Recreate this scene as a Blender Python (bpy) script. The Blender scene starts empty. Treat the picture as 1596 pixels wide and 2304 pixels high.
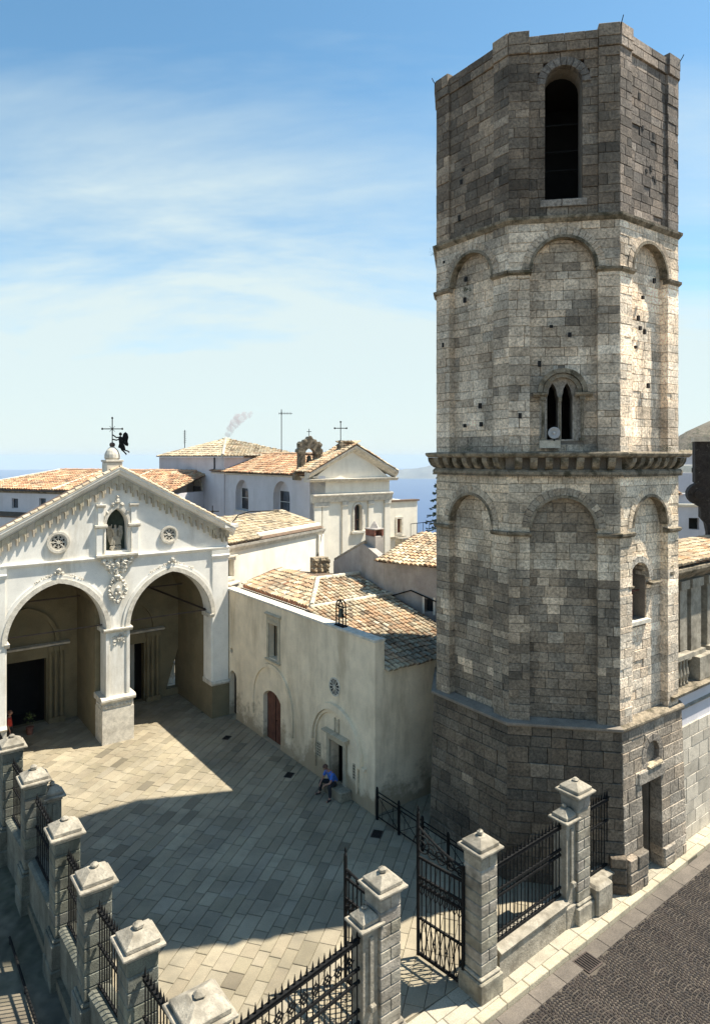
import bpy, math, random
from math import sin, cos, pi, radians, sqrt, atan2, hypot
from mathutils import Vector, Matrix, noise
from mathutils.geometry import tessellate_polygon

random.seed(11)
S = bpy.context.scene
COL = S.collection
TH = radians(36.5)            # the piazza's own axes (u, v) are turned by this from the world's
CT, ST = cos(TH), sin(TH)

# ------------------------------------------------------------------ camera, sky, sun, exposure
cam = bpy.data.cameras.new('camera')
cam.sensor_fit = 'HORIZONTAL'
cam.sensor_width = 36.0
cam.lens = 36.0 * 1500.0 / 1596.0
cam.shift_y = -(1151.5 - 1028.0) / 1596.0
cam.clip_start = 0.3
cam.clip_end = 120000.0
camo = bpy.data.objects.new('camera', cam)
camo.location = (0, 0, 13.0)
camo.rotation_euler = (pi / 2, 0, 0)
COL.objects.link(camo)
S.camera = camo

SUN_EL = radians(60.5)
SUN_AZ = radians(11.5)         # from world +X towards +Y
sun_dir = Vector((cos(SUN_EL) * cos(SUN_AZ), cos(SUN_EL) * sin(SUN_AZ), sin(SUN_EL)))
sl = bpy.data.lights.new('sun', 'SUN')
sl.energy = 5.0
sl.angle = radians(0.53)
sl.color = (1.0, 0.93, 0.80)
so = bpy.data.objects.new('sun', sl)
so.rotation_euler = sun_dir.to_track_quat('Z', 'Y').to_euler()
so.location = (40, 10, 60)
COL.objects.link(so)

W = bpy.data.worlds.new('World')
S.world = W
W.use_nodes = True
nt = W.node_tree
nt.nodes.clear()
def nd(t, k, **kw):
    n = t.nodes.new(k)
    for a, b in kw.items():
        setattr(n, a, b)
    return n
wo = nd(nt, 'ShaderNodeOutputWorld')
bg = nd(nt, 'ShaderNodeBackground')
bg.inputs['Strength'].default_value = 0.086
sky = nd(nt, 'ShaderNodeTexSky', sky_type='NISHITA', sun_disc=False, sun_elevation=SUN_EL,
         sun_rotation=pi / 2 - SUN_AZ, altitude=800.0, air_density=1.0, dust_density=0.6, ozone_density=2.2)
tc = nd(nt, 'ShaderNodeTexCoord')
sep = nd(nt, 'ShaderNodeSeparateXYZ')
nt.links.new(tc.outputs['Generated'], sep.inputs[0])
def wmath(op, a, b=None, clamp=False):
    n = nd(nt, 'ShaderNodeMath', operation=op, use_clamp=clamp)
    for i, x in enumerate((a, b)):
        if x is None:
            continue
        if isinstance(x, (int, float)):
            n.inputs[i].default_value = x
        else:
            nt.links.new(x, n.inputs[i])
    return n.outputs[0]
zz = wmath('ADD', wmath('MAXIMUM', sep.outputs[2], 0.0), 0.16)
cx_ = wmath('DIVIDE', sep.outputs[0], zz)
cy_ = wmath('DIVIDE', sep.outputs[1], zz)
comb = nd(nt, 'ShaderNodeCombineXYZ')
nt.links.new(cx_, comb.inputs[0]); nt.links.new(cy_, comb.inputs[1])
mp = nd(nt, 'ShaderNodeMapping')
mp.inputs['Rotation'].default_value = (0, 0, radians(-14))
mp.inputs['Scale'].default_value = (0.55, 1.25, 1)
mp.inputs['Location'].default_value = (1.35, 2.1, 0.0)
nt.links.new(comb.outputs[0], mp.inputs[0])
cn = nd(nt, 'ShaderNodeTexNoise')
cn.inputs['Scale'].default_value = 0.80
cn.inputs['Detail'].default_value = 9.0
cn.inputs['Roughness'].default_value = 0.60
cn.inputs['Distortion'].default_value = 0.6
nt.links.new(mp.outputs[0], cn.inputs['Vector'])
# cloud cover thickens towards the horizon, as high thin cloud does
cover = wmath('SUBTRACT', 1.0, wmath('MULTIPLY', sep.outputs[2], 1.95), clamp=True)
cover = wmath('POWER', cover, 1.15)
cfac = wmath('MULTIPLY', wmath('ADD', wmath('SUBTRACT', cn.outputs[0], 0.585), wmath('MULTIPLY', cover, 0.70)), 3.0, clamp=True)
cfac = wmath('MULTIPLY', wmath('POWER', cfac, 1.3), 0.92)
hs = nd(nt, 'ShaderNodeHueSaturation')
hs.inputs['Hue'].default_value = 0.482
hs.inputs['Saturation'].default_value = 1.10
hs.inputs['Value'].default_value = 1.16
nt.links.new(sky.outputs[0], hs.inputs['Color'])
mixc = nd(nt, 'ShaderNodeMix', data_type='RGBA')
nt.links.new(cfac, mixc.inputs['Factor'])
nt.links.new(hs.outputs[0], mixc.inputs[6])
mixc.inputs[7].default_value = (4.55, 5.25, 5.2, 1)
nt.links.new(mixc.outputs[2], bg.inputs[0])
nt.links.new(bg.outputs[0], wo.inputs[0])

S.view_settings.view_transform = 'Standard'
S.view_settings.look = 'None'
S.view_settings.exposure = 1.02
S.view_settings.gamma = 1.0
S.view_settings.use_curve_mapping = False
S.render.engine = 'CYCLES'
S.cycles.max_bounces = 6
S.cycles.use_denoising = True

# ------------------------------------------------------------------ materials
MATS = {}
def mat(name, color, rough=0.85, nscale=3.0, namt=0.25, fine=40.0, famt=0.15, bump=0.25, bdist=0.02,
        metallic=0.0, stain=None, stain_scale=0.6, stain_amt=0.5, streak=False, thr=0.5, damp=None):
    m = bpy.data.materials.new(name)
    m.use_nodes = True
    t = m.node_tree
    bs = t.nodes['Principled BSDF']
    bs.inputs['Roughness'].default_value = rough
    bs.inputs['Metallic'].default_value = metallic
    at = nd(t, 'ShaderNodeAttribute', attribute_name='tint')
    geo = nd(t, 'ShaderNodeNewGeometry')
    base = nd(t, 'ShaderNodeMix', data_type='RGBA', blend_type='MULTIPLY')
    base.inputs['Factor'].default_value = 1.0
    base.inputs[6].default_value = (*color, 1)
    t.links.new(at.outputs['Color'], base.inputs[7])
    def noise_node(scale, detail=5, rough_=0.6, vec=None):
        n = nd(t, 'ShaderNodeTexNoise')
        n.inputs['Scale'].default_value = scale
        n.inputs['Detail'].default_value = detail
        n.inputs['Roughness'].default_value = rough_
        t.links.new(vec if vec else geo.outputs['Position'], n.inputs['Vector'])
        return n
    def ramp(n, lo, hi, a=0.35, b=0.65):
        r = nd(t, 'ShaderNodeMapRange')
        r.inputs[1].default_value = a; r.inputs[2].default_value = b
        r.inputs[3].default_value = lo; r.inputs[4].default_value = hi
        t.links.new(n.outputs[0], r.inputs[0])
        return r.outputs[0]
    n1 = noise_node(nscale)
    n2 = noise_node(fine, 3, 0.7)
    mul = nd(t, 'ShaderNodeMath', operation='MULTIPLY')
    t.links.new(ramp(n1, 1 - namt, 1 + namt), mul.inputs[0])
    t.links.new(ramp(n2, 1 - famt, 1 + famt), mul.inputs[1])
    c2 = nd(t, 'ShaderNodeVectorMath', operation='SCALE')
    t.links.new(base.outputs[2], c2.inputs[0])
    t.links.new(mul.outputs[0], c2.inputs['Scale'])
    out = c2.outputs[0]
    if stain:
        vec = None
        if streak:
            mpp = nd(t, 'ShaderNodeMapping')
            mpp.inputs['Scale'].default_value = (1.0, 1.0, 0.22)
            t.links.new(geo.outputs['Position'], mpp.inputs[0])
            vec = mpp.outputs[0]
        n3 = noise_node(stain_scale, 8, 0.7, vec)
        mx = nd(t, 'ShaderNodeMix', data_type='RGBA')
        t.links.new(ramp(n3, 0.0, stain_amt, thr, thr + 0.16), mx.inputs['Factor'])
        t.links.new(out, mx.inputs[6])
        mx.inputs[7].default_value = (*stain, 1)
        out = mx.outputs[2]
    if damp:
        # grime and rising damp with an uneven upper edge
        sx_ = nd(t, 'ShaderNodeSeparateXYZ'); t.links.new(geo.outputs['Position'], sx_.inputs[0])
        n4 = noise_node(0.9, 7, 0.7)
        r4 = nd(t, 'ShaderNodeMapRange')
        for i_, v_ in enumerate((0.0, damp[3], 0.24, -0.30)): r4.inputs[i_ + 1].default_value = v_
        t.links.new(sx_.outputs[2], r4.inputs[0])
        ad = nd(t, 'ShaderNodeMath', operation='ADD'); t.links.new(n4.outputs[0], ad.inputs[0]); t.links.new(r4.outputs[0], ad.inputs[1])
        mx2 = nd(t, 'ShaderNodeMix', data_type='RGBA')
        t.links.new(ramp(ad, 0.0, 0.75, 0.50, 0.64), mx2.inputs['Factor'])
        t.links.new(out, mx2.inputs[6]); mx2.inputs[7].default_value = (*damp[:3], 1)
        out = mx2.outputs[2]
    t.links.new(out, bs.inputs['Base Color'])
    if bump > 0:
        bp = nd(t, 'ShaderNodeBump')
        bp.inputs['Strength'].default_value = bump
        bp.inputs['Distance'].default_value = bdist
        add = nd(t, 'ShaderNodeMath', operation='ADD')
        t.links.new(n1.outputs[0], add.inputs[0]); t.links.new(n2.outputs[0], add.inputs[1])
        t.links.new(add.outputs[0], bp.inputs['Height'])
        t.links.new(bp.outputs[0], bs.inputs['Normal'])
    if name == 'iron': bs.inputs['Specular IOR Level'].default_value = 0.15
    MATS[name] = m
    return m

mat('tower_stone', (1, 1, 1), 0.92, 0.9, 0.30, 14, 0.42, 0.75, 0.035, stain=(0.085, 0.070, 0.052), stain_scale=0.85, stain_amt=0.66, streak=True, thr=0.525)
mat('tower_core', (0.21, 0.18, 0.145), 0.95, 2, 0.2, 30, 0.2, 0.3)
mat('moss_stone', (0.25, 0.205, 0.145), 0.95, 4, 0.3, 25, 0.3, 0.6, 0.03, stain=(0.042, 0.036, 0.018), stain_scale=2.6, stain_amt=0.9, thr=0.46)
mat('white_plaster', (0.80, 0.765, 0.69), 0.88, 1.6, 0.07, 30, 0.05, 0.18, 0.02, stain=(0.45, 0.40, 0.31), stain_scale=0.7, stain_amt=0.65, streak=True, thr=0.50, damp=(0.42, 0.36, 0.25, 3.0))
mat('carved_stone', (0.60, 0.55, 0.46), 0.9, 4, 0.18, 40, 0.15, 0.5, 0.02, stain=(0.22, 0.19, 0.14), stain_scale=2.5, stain_amt=0.6, thr=0.55)
mat('beige_plaster', (0.80, 0.67, 0.485), 0.9, 1.2, 0.10, 25, 0.06, 0.25, 0.02, stain=(0.33, 0.245, 0.14), stain_scale=0.75, stain_amt=0.5, streak=True, thr=0.49, damp=(0.30, 0.215, 0.125, 2.6))
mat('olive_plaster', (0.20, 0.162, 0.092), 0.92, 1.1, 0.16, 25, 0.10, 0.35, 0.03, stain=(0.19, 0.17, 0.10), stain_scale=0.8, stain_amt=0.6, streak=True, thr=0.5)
mat('lavender_plaster', (0.60, 0.58, 0.60), 0.9, 1.0, 0.06, 25, 0.04, 0.12, 0.02, stain=(0.44, 0.42, 0.42), stain_scale=0.4, stain_amt=0.5, streak=True)
mat('grey_plaster', (0.36, 0.33, 0.30), 0.92, 1.5, 0.15, 25, 0.10, 0.3, 0.02, stain=(0.20, 0.18, 0.15), stain_scale=0.7, stain_amt=0.6, streak=True)
mat('warm_white', (0.82, 0.76, 0.64), 0.88, 1.5, 0.06, 30, 0.04, 0.15, 0.02, stain=(0.58, 0.50, 0.38), stain_scale=0.5, stain_amt=0.5, streak=True, thr=0.53)
mat('tile', (1, 1, 1), 0.85, 6, 0.22, 45, 0.20, 0.4, 0.015, stain=(0.10, 0.085, 0.06), stain_scale=3.0, stain_amt=0.65, thr=0.52)
mat('tile_bed', (0.13, 0.085, 0.055), 0.95, 6, 0.3, 40, 0.2, 0.3)
mat('paving', (1, 1, 1), 0.75, 0.45, 0.20, 35, 0.14, 0.30, 0.012, stain=(0.14, 0.125, 0.09), stain_scale=0.8, stain_amt=0.45, thr=0.50)
mat('joint_dirt', (0.125, 0.11, 0.075), 0.95, 5, 0.25, 40, 0.2, 0.2)
mat('sidewalk', (1, 1, 1), 0.85, 2, 0.18, 35, 0.22, 0.4, 0.02, stain=(0.10, 0.085, 0.06), stain_scale=2.0, stain_amt=0.5, thr=0.54)
mat('cobble', (.43, .40, .38), 0.85, 2.0, 0.25, 50, 0.25, 0.4, 0.01)
mat('cobble_joint', (0.075, 0.062, 0.048), 0.95, 3, 0.35, 45, 0.2, 0.3)
mat('pillar_stone', (0.31, 0.275, 0.215), 0.9, 2.5, 0.22, 16, 0.20, 0.7, 0.025, stain=(0.09, 0.075, 0.05), stain_scale=2.0, stain_amt=0.75, thr=0.50)
mat('dark_olive_stone', (0.145, 0.145, 0.115), 0.95, 3, 0.25, 35, 0.25, 0.5, 0.02, stain=(0.05, 0.055, 0.04), stain_scale=1.6, stain_amt=0.7, streak=True, thr=0.48)  # darker, greener stone for the side fence shafts and base walls
mat('frieze_stone', (0.50, 0.43, 0.31), 0.9, 4, 0.18, 40, 0.15, 0.4, 0.02, stain=(0.25, 0.22, 0.17), stain_scale=2.0, stain_amt=0.6)
mat('niche_paint', (0.045, 0.06, 0.045), 0.95)
mat('iron', (0.011, 0.011, 0.011), 0.85, 8, 0.3, 60, 0.2, 0.1, 0.004)
mat('rust_iron', (0.055, 0.038, 0.03), 0.7, 8, 0.3, 60, 0.2, 0.2, 0.004)
mat('dark_wood', (0.024, 0.014, 0.009), 0.7, 4, 0.3, 60, 0.3, 0.3, 0.01)
mat('brown_wood', (0.12, 0.042, 0.026), 0.65, 4, 0.3, 60, 0.3, 0.3, 0.01)
mat('shutter', (0.030, 0.030, 0.032), 0.6, 4, 0.2, 60, 0.2, 0.1)
mat('green_wood', (0.02, 0.05, 0.035), 0.6)
mat('frame_white', (0.55, 0.53, 0.50), 0.7, 4, 0.1, 60, 0.1, 0.1)
mat('glass', (0.02, 0.024, 0.028), 0.12, 1, 0.1, 10, 0.05, 0.0)
mat('black_void', (0.012, 0.011, 0.010), 0.95, 2, 0.2, 20, 0.2, 0.0)  # near-black, the shade inside openings put into the colour
mat('bronze', (0.09, 0.085, 0.06), 0.5, 6, 0.3, 50, 0.2, 0.2, 0.01, metallic=0.6)
mat('statue_stone', (0.34, 0.31, 0.25), 0.9, 6, 0.3, 40, 0.2, 0.5, 0.02, stain=(0.10, 0.09, 0.06), stain_scale=6, stain_amt=0.7)
mat('black_stone', (0.028, 0.025, 0.024), 0.95, 4, 0.4, 30, 0.4, 0.8, 0.04, stain=(0.30, 0.28, 0.24), stain_scale=7, stain_amt=0.55, thr=0.60)
mat('brick', (0.24, 0.10, 0.07), 0.9, 6, 0.3, 40, 0.2, 0.3)
mat('skin', (0.36, 0.19, 0.13), 0.6, 10, 0.1, 60, 0.05, 0.0)
mat('hair', (0.10, 0.045, 0.03), 0.7, 20, 0.3, 90, 0.3, 0.3)
mat('blue_shirt', (0.05, 0.15, 0.52), 0.8, 8, 0.2, 60, 0.1, 0.3)
mat('dark_cloth', (0.018, 0.018, 0.022), 0.85, 8, 0.2, 60, 0.1, 0.3)
mat('red_cloth', (0.42, 0.035, 0.02), 0.8, 8, 0.2, 60, 0.1, 0.3)
mat('needles', (0.022, 0.042, 0.024), 0.8, 3, 0.4, 20, 0.3, 0.0)
mat('weed', (0.045, 0.06, 0.018), 0.8, 3, 0.4, 20, 0.3, 0.0)
mat('bark', (0.08, 0.055, 0.04), 0.9)
mat('hillside', (0.150, 0.125, 0.090), 0.95, 0.03, 0.3, 0.5, 0.35, 0.6, 1.0, stain=(0.045, 0.05, 0.025), stain_scale=0.12, stain_amt=0.85, thr=0.47)
mat('ground', (0.22, 0.20, 0.16), 0.95, 0.5, 0.2, 8, 0.2, 0.3)
mat('headland', (0.16, 0.15, 0.11), 0.95, 0.0006, 0.3, 0.003, 0.3, 0.0)
mat('grey_horn', (0.38, 0.37, 0.36), 0.5, 4, 0.1, 60, 0.1, 0.0)
def sea_mat():
    m = bpy.data.materials.new('sea_water'); m.use_nodes = True
    b = m.node_tree.nodes['Principled BSDF']
    b.inputs['Base Color'].default_value = (0.008, 0.045, 0.15, 1)
    b.inputs['Roughness'].default_value = 0.35
    b.inputs['Specular IOR Level'].default_value = 0.3
    MATS['sea'] = m
sea_mat()

# ------------------------------------------------------------------ mesh builder (all points in u, v, z)
def w2(u, v, z=0.0):
    return Vector((u * CT - v * ST, u * ST + v * CT, z))
def jit(a=0.12):
    k = 1 + random.uniform(-a, a)
    return (k, k * (1 + random.uniform(-.02, .02)), k * (1 + random.uniform(-.04, .04)))
def mulc(c, k):
    return tuple(x * k for x in c)

class Fr:
    """a wall's own frame: s to the right as seen from outside, d outwards, z up"""
    def __init__(self, o, ang):
        self.o = o; self.n = (cos(ang), sin(ang)); self.t = (-self.n[1], self.n[0])
    def p(self, s, d, z):
        return (self.o[0] + self.t[0] * s + self.n[0] * d, self.o[1] + self.t[1] * s + self.n[1] * d, z)

class M:
    def __init__(self):
        self.v = []; self.f = []; self.c = []
    def face(self, idx, col=(1, 1, 1)):
        self.f.append(idx); self.c.append(col)
    def poly(self, pts, col=(1, 1, 1)):
        b = len(self.v); self.v += [tuple(p) for p in pts]
        self.face(list(range(b, b + len(pts))), col)
    def box(self, u0, u1, v0, v1, z0, z1, col=(1, 1, 1)):
        b = len(self.v)
        self.v += [(u0, v0, z0), (u1, v0, z0), (u1, v1, z0), (u0, v1, z0), (u0, v0, z1), (u1, v0, z1), (u1, v1, z1), (u0, v1, z1)]
        for q in ((3, 2, 1, 0), (4, 5, 6, 7), (0, 1, 5, 4), (1, 2, 6, 5), (2, 3, 7, 6), (3, 0, 4, 7)):
            self.face([b + i for i in q], col)
    def fbox(self, F, s0, s1, d0, d1, z0, z1, col=(1, 1, 1)):
        b = len(self.v)
        for z in (z0, z1):
            for s, d in ((s0, d1), (s1, d1), (s1, d0), (s0, d0)):
                self.v.append(F.p(s, d, z))
        for q in ((3, 2, 1, 0), (4, 5, 6, 7), (0, 1, 5, 4), (1, 2, 6, 5), (2, 3, 7, 6), (3, 0, 4, 7)):
            self.face([b + i for i in q], col)
    def cbox(self, c, hx, hy, z0, z1, bev=0.02, rot=0.0, col=(1, 1, 1), top=None):
        """a block with chamfered top and bottom edges and corners"""
        rings = [(z0, bev), (z0 + bev, 0), (z1 - bev, 0), (z1, bev)]
        b = len(self.v); cr, sr = cos(rot), sin(rot)
        for z, ins in rings:
            x, y = hx - ins, hy - ins
            k = bev * 0.7
            for px, py in ((-x + k, -y), (x - k, -y), (x, -y + k), (x, y - k), (x - k, y), (-x + k, y), (-x, y - k), (-x, -y + k)):
                self.v.append((c[0] + px * cr - py * sr, c[1] + px * sr + py * cr, z))
        for r in range(3):
            for i in range(8):
                j = (i + 1) % 8
                self.face([b + r * 8 + i, b + r * 8 + j, b + r * 8 + 8 + j, b + r * 8 + 8 + i], col)
        self.face([b + i for i in range(7, -1, -1)], col)
        self.face([b + 24 + i for i in range(8)], col)
    def stone(self, F, q, d0, d1, bev, col):
        """dressed block: q = 4 (s, z) anticlockwise from bottom left, chamfered front"""
        b = len(self.v)
        cs = sum(p[0] for p in q) / 4; cz = sum(p[1] for p in q) / 4
        for s, z in q: self.v.append(F.p(s, d0, z))
        for s, z in q: self.v.append(F.p(s, d1 - bev, z))
        for s, z in q:
            ls = max(abs(s - cs), 1e-4); lz = max(abs(z - cz), 1e-4)
            self.v.append(F.p(s - math.copysign(min(bev, ls * .5), s - cs), d1, z - math.copysign(min(bev, lz * .5), z - cz)))
        for i in range(4):
            j = (i + 1) % 4
            self.face([b + i, b + j, b + 4 + j, b + 4 + i], col)
            self.face([b + 4 + i, b + 4 + j, b + 8 + j, b + 8 + i], col)
        self.face([b + 8, b + 9, b + 10, b + 11], col)
    def prism(self, F, pts, d0, d1, col=(1, 1, 1), holes=()):
        """outline in (s, z), extruded from d0 (back) to d1 (front)"""
        loops = [list(pts)] + [list(h) for h in holes]
        b = len(self.v); flat = [p for l in loops for p in l]; n = len(flat)
        for s, z in flat: self.v.append(F.p(s, d1, z))
        for s, z in flat: self.v.append(F.p(s, d0, z))
        if holes or n > 4:
            tri = tessellate_polygon([[Vector((p[0], p[1], 0)) for p in l] for l in loops])
            for a, bb, c in tri:
                A, B, C_ = flat[a], flat[bb], flat[c]
                if (B[0] - A[0]) * (C_[1] - A[1]) - (B[1] - A[1]) * (C_[0] - A[0]) < 0:
                    bb, c = c, bb
                self.face([b + a, b + bb, b + c], col)
                self.face([b + n + a, b + n + c, b + n + bb], col)
        else:
            self.face([b + i for i in range(n)], col)
            self.face([b + n + i for i in range(n - 1, -1, -1)], col)
        k = 0
        for l in loops:
            m = len(l)
            for i in range(m):
                j = (i + 1) % m
                self.face([b + k + i, b + n + k + i, b + n + k + j, b + k + j], col)
            k += m
    def tube(self, p0, p1, r0, r1=None, n=6, col=(1, 1, 1)):
        r1 = r0 if r1 is None else r1
        a = Vector(p0); c = Vector(p1); d = (c - a)
        if d.length < 1e-6: return
        d.normalize()
        x = d.orthogonal().normalized(); y = d.cross(x)
        b = len(self.v)
        for P, r in ((a, r0), (c, r1)):
            for i in range(n):
                t = 2 * pi * i / n
                self.v.append(tuple(P + x * (r * cos(t)) + y * (r * sin(t))))
        for i in range(n):
            j = (i + 1) % n
            self.face([b + i, b + j, b + n + j, b + n + i], col)
        self.face([b + i for i in range(n - 1, -1, -1)], col)
        self.face([b + n + i for i in range(n)], col)
    def path(self, pts, r, n=6, col=(1, 1, 1)):
        for i in range(len(pts) - 1):
            self.tube(pts[i], pts[i + 1], r, r, n, col)
    def lathe(self, c, prof, n=12, col=(1, 1, 1), axis=None):
        b = len(self.v)
        if axis is None:
            X, Y, Z = Vector((1, 0, 0)), Vector((0, 1, 0)), Vector((0, 0, 1))
        else:
            Z = Vector(axis).normalized(); X = Z.orthogonal().normalized(); Y = Z.cross(X)
        c = Vector(c)
        for r, z in prof:
            for i in range(n):
                t = 2 * pi * i / n
                self.v.append(tuple(c + X * (r * cos(t)) + Y * (r * sin(t)) + Z * z))
        for k in range(len(prof) - 1):
            for i in range(n):
                j = (i + 1) % n
                self.face([b + k * n + i, b + k * n + j, b + k * n + n + j, b + k * n + n + i], col)
        self.face([b + i for i in range(n - 1, -1, -1)], col)
        k = (len(prof) - 1) * n
        self.face([b + k + i for i in range(n)], col)
    def blob(self, c, r, sub=1, amp=0.25, col=(1, 1, 1), sc=(1, 1, 1)):
        """an uneven lump"""
        n = 7
        b = len(self.v); seed = Vector((random.uniform(0, 90), random.uniform(0, 90), random.uniform(0, 90)))
        for i in range(1, 5):
            ph = pi * i / 5
            for j in range(n):
                t = 2 * pi * j / n
                q = Vector((sin(ph) * cos(t), sin(ph) * sin(t), cos(ph)))
                k = r * (1 + amp * noise.noise(q * 1.7 + seed))
                self.v.append((c[0] + q.x * k * sc[0], c[1] + q.y * k * sc[1], c[2] + q.z * k * sc[2]))
        self.v.append((c[0], c[1], c[2] + r * sc[2])); self.v.append((c[0], c[1], c[2] - r * sc[2]))
        for i in range(3):
            for j in range(n):
                k = (j + 1) % n
                self.face([b + i * n + j, b + i * n + n + j, b + i * n + n + k, b + i * n + k], col)
        for j in range(n):
            k = (j + 1) % n
            self.face([b + 4 * n, b + j, b + k], col)
            self.face([b + 4 * n + 1, b + 3 * n + k, b + 3 * n + j], col)
    def mesh(self, name, mt, org=(0, 0, 0), smooth=False):
        me = bpy.data.meshes.new(name)
        me.from_pydata([(x - org[0], y - org[1], z - org[2]) for x, y, z in self.v], [], self.f)
        a = me.attributes.new('tint', 'FLOAT_COLOR', 'CORNER')
        buf = []
        for f, c in zip(self.f, self.c):
            buf += [c[0], c[1], c[2], 1.0] * len(f)
        a.data.foreach_set('color', buf)
        me.materials.append(MATS[mt])
        if smooth:
            me.polygons.foreach_set('use_smooth', [True] * len(me.polygons))
        me.update()
        return me
    def build(self, name, mt, parent=None, kind=None, smooth=False, label=None):
        """one mesh object; with a parent its coordinates become local to it"""
        if not self.v: return None
        if parent is not None:
            po = parent['_o']
            xs = [p[0] for p in self.v]; ys = [p[1] for p in self.v]; zs = [p[2] for p in self.v]
            o = ((min(xs) + max(xs)) / 2, (min(ys) + max(ys)) / 2, min(zs))
            ob = bpy.data.objects.new(name, self.mesh(name, mt, o, smooth))
            ob.parent = parent
            ob.location = (o[0] - po[0], o[1] - po[1], o[2] - po[2])
        else:
            o = (0, 0, 0)
            ob = bpy.data.objects.new(name, self.mesh(name, mt, o, smooth))
            ob.rotation_euler = (0, 0, TH)
        COL.objects.link(ob)
        ob['_o'] = o
        if kind: ob['kind'] = kind
        if label: ob['label'] = label
        return ob

def thing(name, label, cat, o, group=None):
    e = bpy.data.objects.new(name, None)
    e.empty_display_size = 0.3
    e.location = w2(*o); e.rotation_euler = (0, 0, TH)
    e['_o'] = tuple(o); e['label'] = label; e['category'] = cat
    if group: e['group'] = group
    COL.objects.link(e)
    return e
def structure(name, label=None):
    e = bpy.data.objects.new(name, None)
    e.rotation_euler = (0, 0, TH)
    e['_o'] = (0.0, 0.0, 0.0); e['kind'] = 'structure'
    if label: e['label'] = label
    COL.objects.link(e)
    return e
def place(name, me, parent, p, rz=0.0, rot=None, sc=None):
    """another object on a shared mesh; p in u, v, z"""
    ob = bpy.data.objects.new(name, me)
    po = parent['_o']
    ob.parent = parent
    ob.location = (p[0] - po[0], p[1] - po[1], p[2] - po[2])
    if rot is not None: ob.rotation_euler = rot
    else: ob.rotation_euler = (0, 0, rz)
    if sc: ob.scale = sc
    ob['_o'] = tuple(p)
    COL.objects.link(ob)
    return ob
def score(P, area):
    x, y, z = P
    d2 = x * x + y * y + (z - 13) ** 2
    X = x * CT - y * ST; Y = x * ST + y * CT
    if Y < 1: return 0
    px = 798 + 1500 * X / Y; py = 1028 - 1500 * (z - 13) / Y
    if px < -60 or px > 1650 or py < -60 or py > 2370: return area / d2 * 1e-3
    return area / d2

def emit_stones(stones, name, parent, mt, limit=300):
    """the stones that show largest become parts, the rest one part of kind stuff; a stone = (F, quad, d0, d1, bev, col, facing)"""
    sc = []
    for st in stones:
        F, q, d0, d1, bev, col = st[:6]
        a = abs((q[1][0] - q[0][0]) * (q[3][1] - q[0][1]))
        P = F.p(q[0][0], d1, q[0][1])
        L = sqrt(P[0] ** 2 + P[1] ** 2)
        fc = -(P[0] * F.n[0] + P[1] * F.n[1]) / L
        sc.append((score(P, a * max(fc, 0.0) if fc > 0 else 0), st))
    sc.sort(key=lambda x: -x[0])
    rest = M()
    for i, (k, st) in enumerate(sc):
        if i < limit:
            m = M(); m.stone(*st[:6]); m.build(name, mt, parent)
        else:
            rest.stone(*st[:6])
    rest.build(name, mt, parent, kind='stuff')

def arc(cx, cz, r, a0, a1, n):
    return [(cx + r * cos(a0 + (a1 - a0) * i / n), cz + r * sin(a0 + (a1 - a0) * i / n)) for i in range(n + 1)]
def pointed(cx, zs, half, rise, n=10):
    """points of a slightly pointed arch from the right springing over the apex to the left"""
    R = (half * half + rise * rise) / (2 * half); o = R - half
    a = math.asin(min(1, rise / R))
    right = [(cx - o + R * cos(a * i / n), zs + R * sin(a * i / n)) for i in range(n + 1)]
    left = [(2 * cx - x, z) for x, z in reversed(right[:-1])]
    return right + left
def circle(cx, cz, r, n=20):
    return [(cx + r * cos(2 * pi * i / n), cz + r * sin(2 * pi * i / n)) for i in range(n)]
def ring_part(m, F, inner, outer, d0, d1, col=(1, 1, 1)):
    """band between two polylines of equal length"""
    for i in range(len(inner) - 1):
        m.prism(F, [inner[i], outer[i], outer[i + 1], inner[i + 1]], d0, d1, col)
def band(F, s0, s1, prof, col=(1, 1, 1), m=None):
    """moulding: profile points (d, z) swept from s0 to s1"""
    m = m or M()
    b = len(m.v); n = len(prof)
    for s in (s0, s1):
        for d, z in prof: m.v.append(F.p(s, d, z))
    for i in range(n):
        j = (i + 1) % n
        m.face([b + i, b + n + i, b + n + j, b + j], col)
    m.face([b + i for i in range(n)], col); m.face([b + n + i for i in range(n - 1, -1, -1)], col)
    return m
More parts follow.
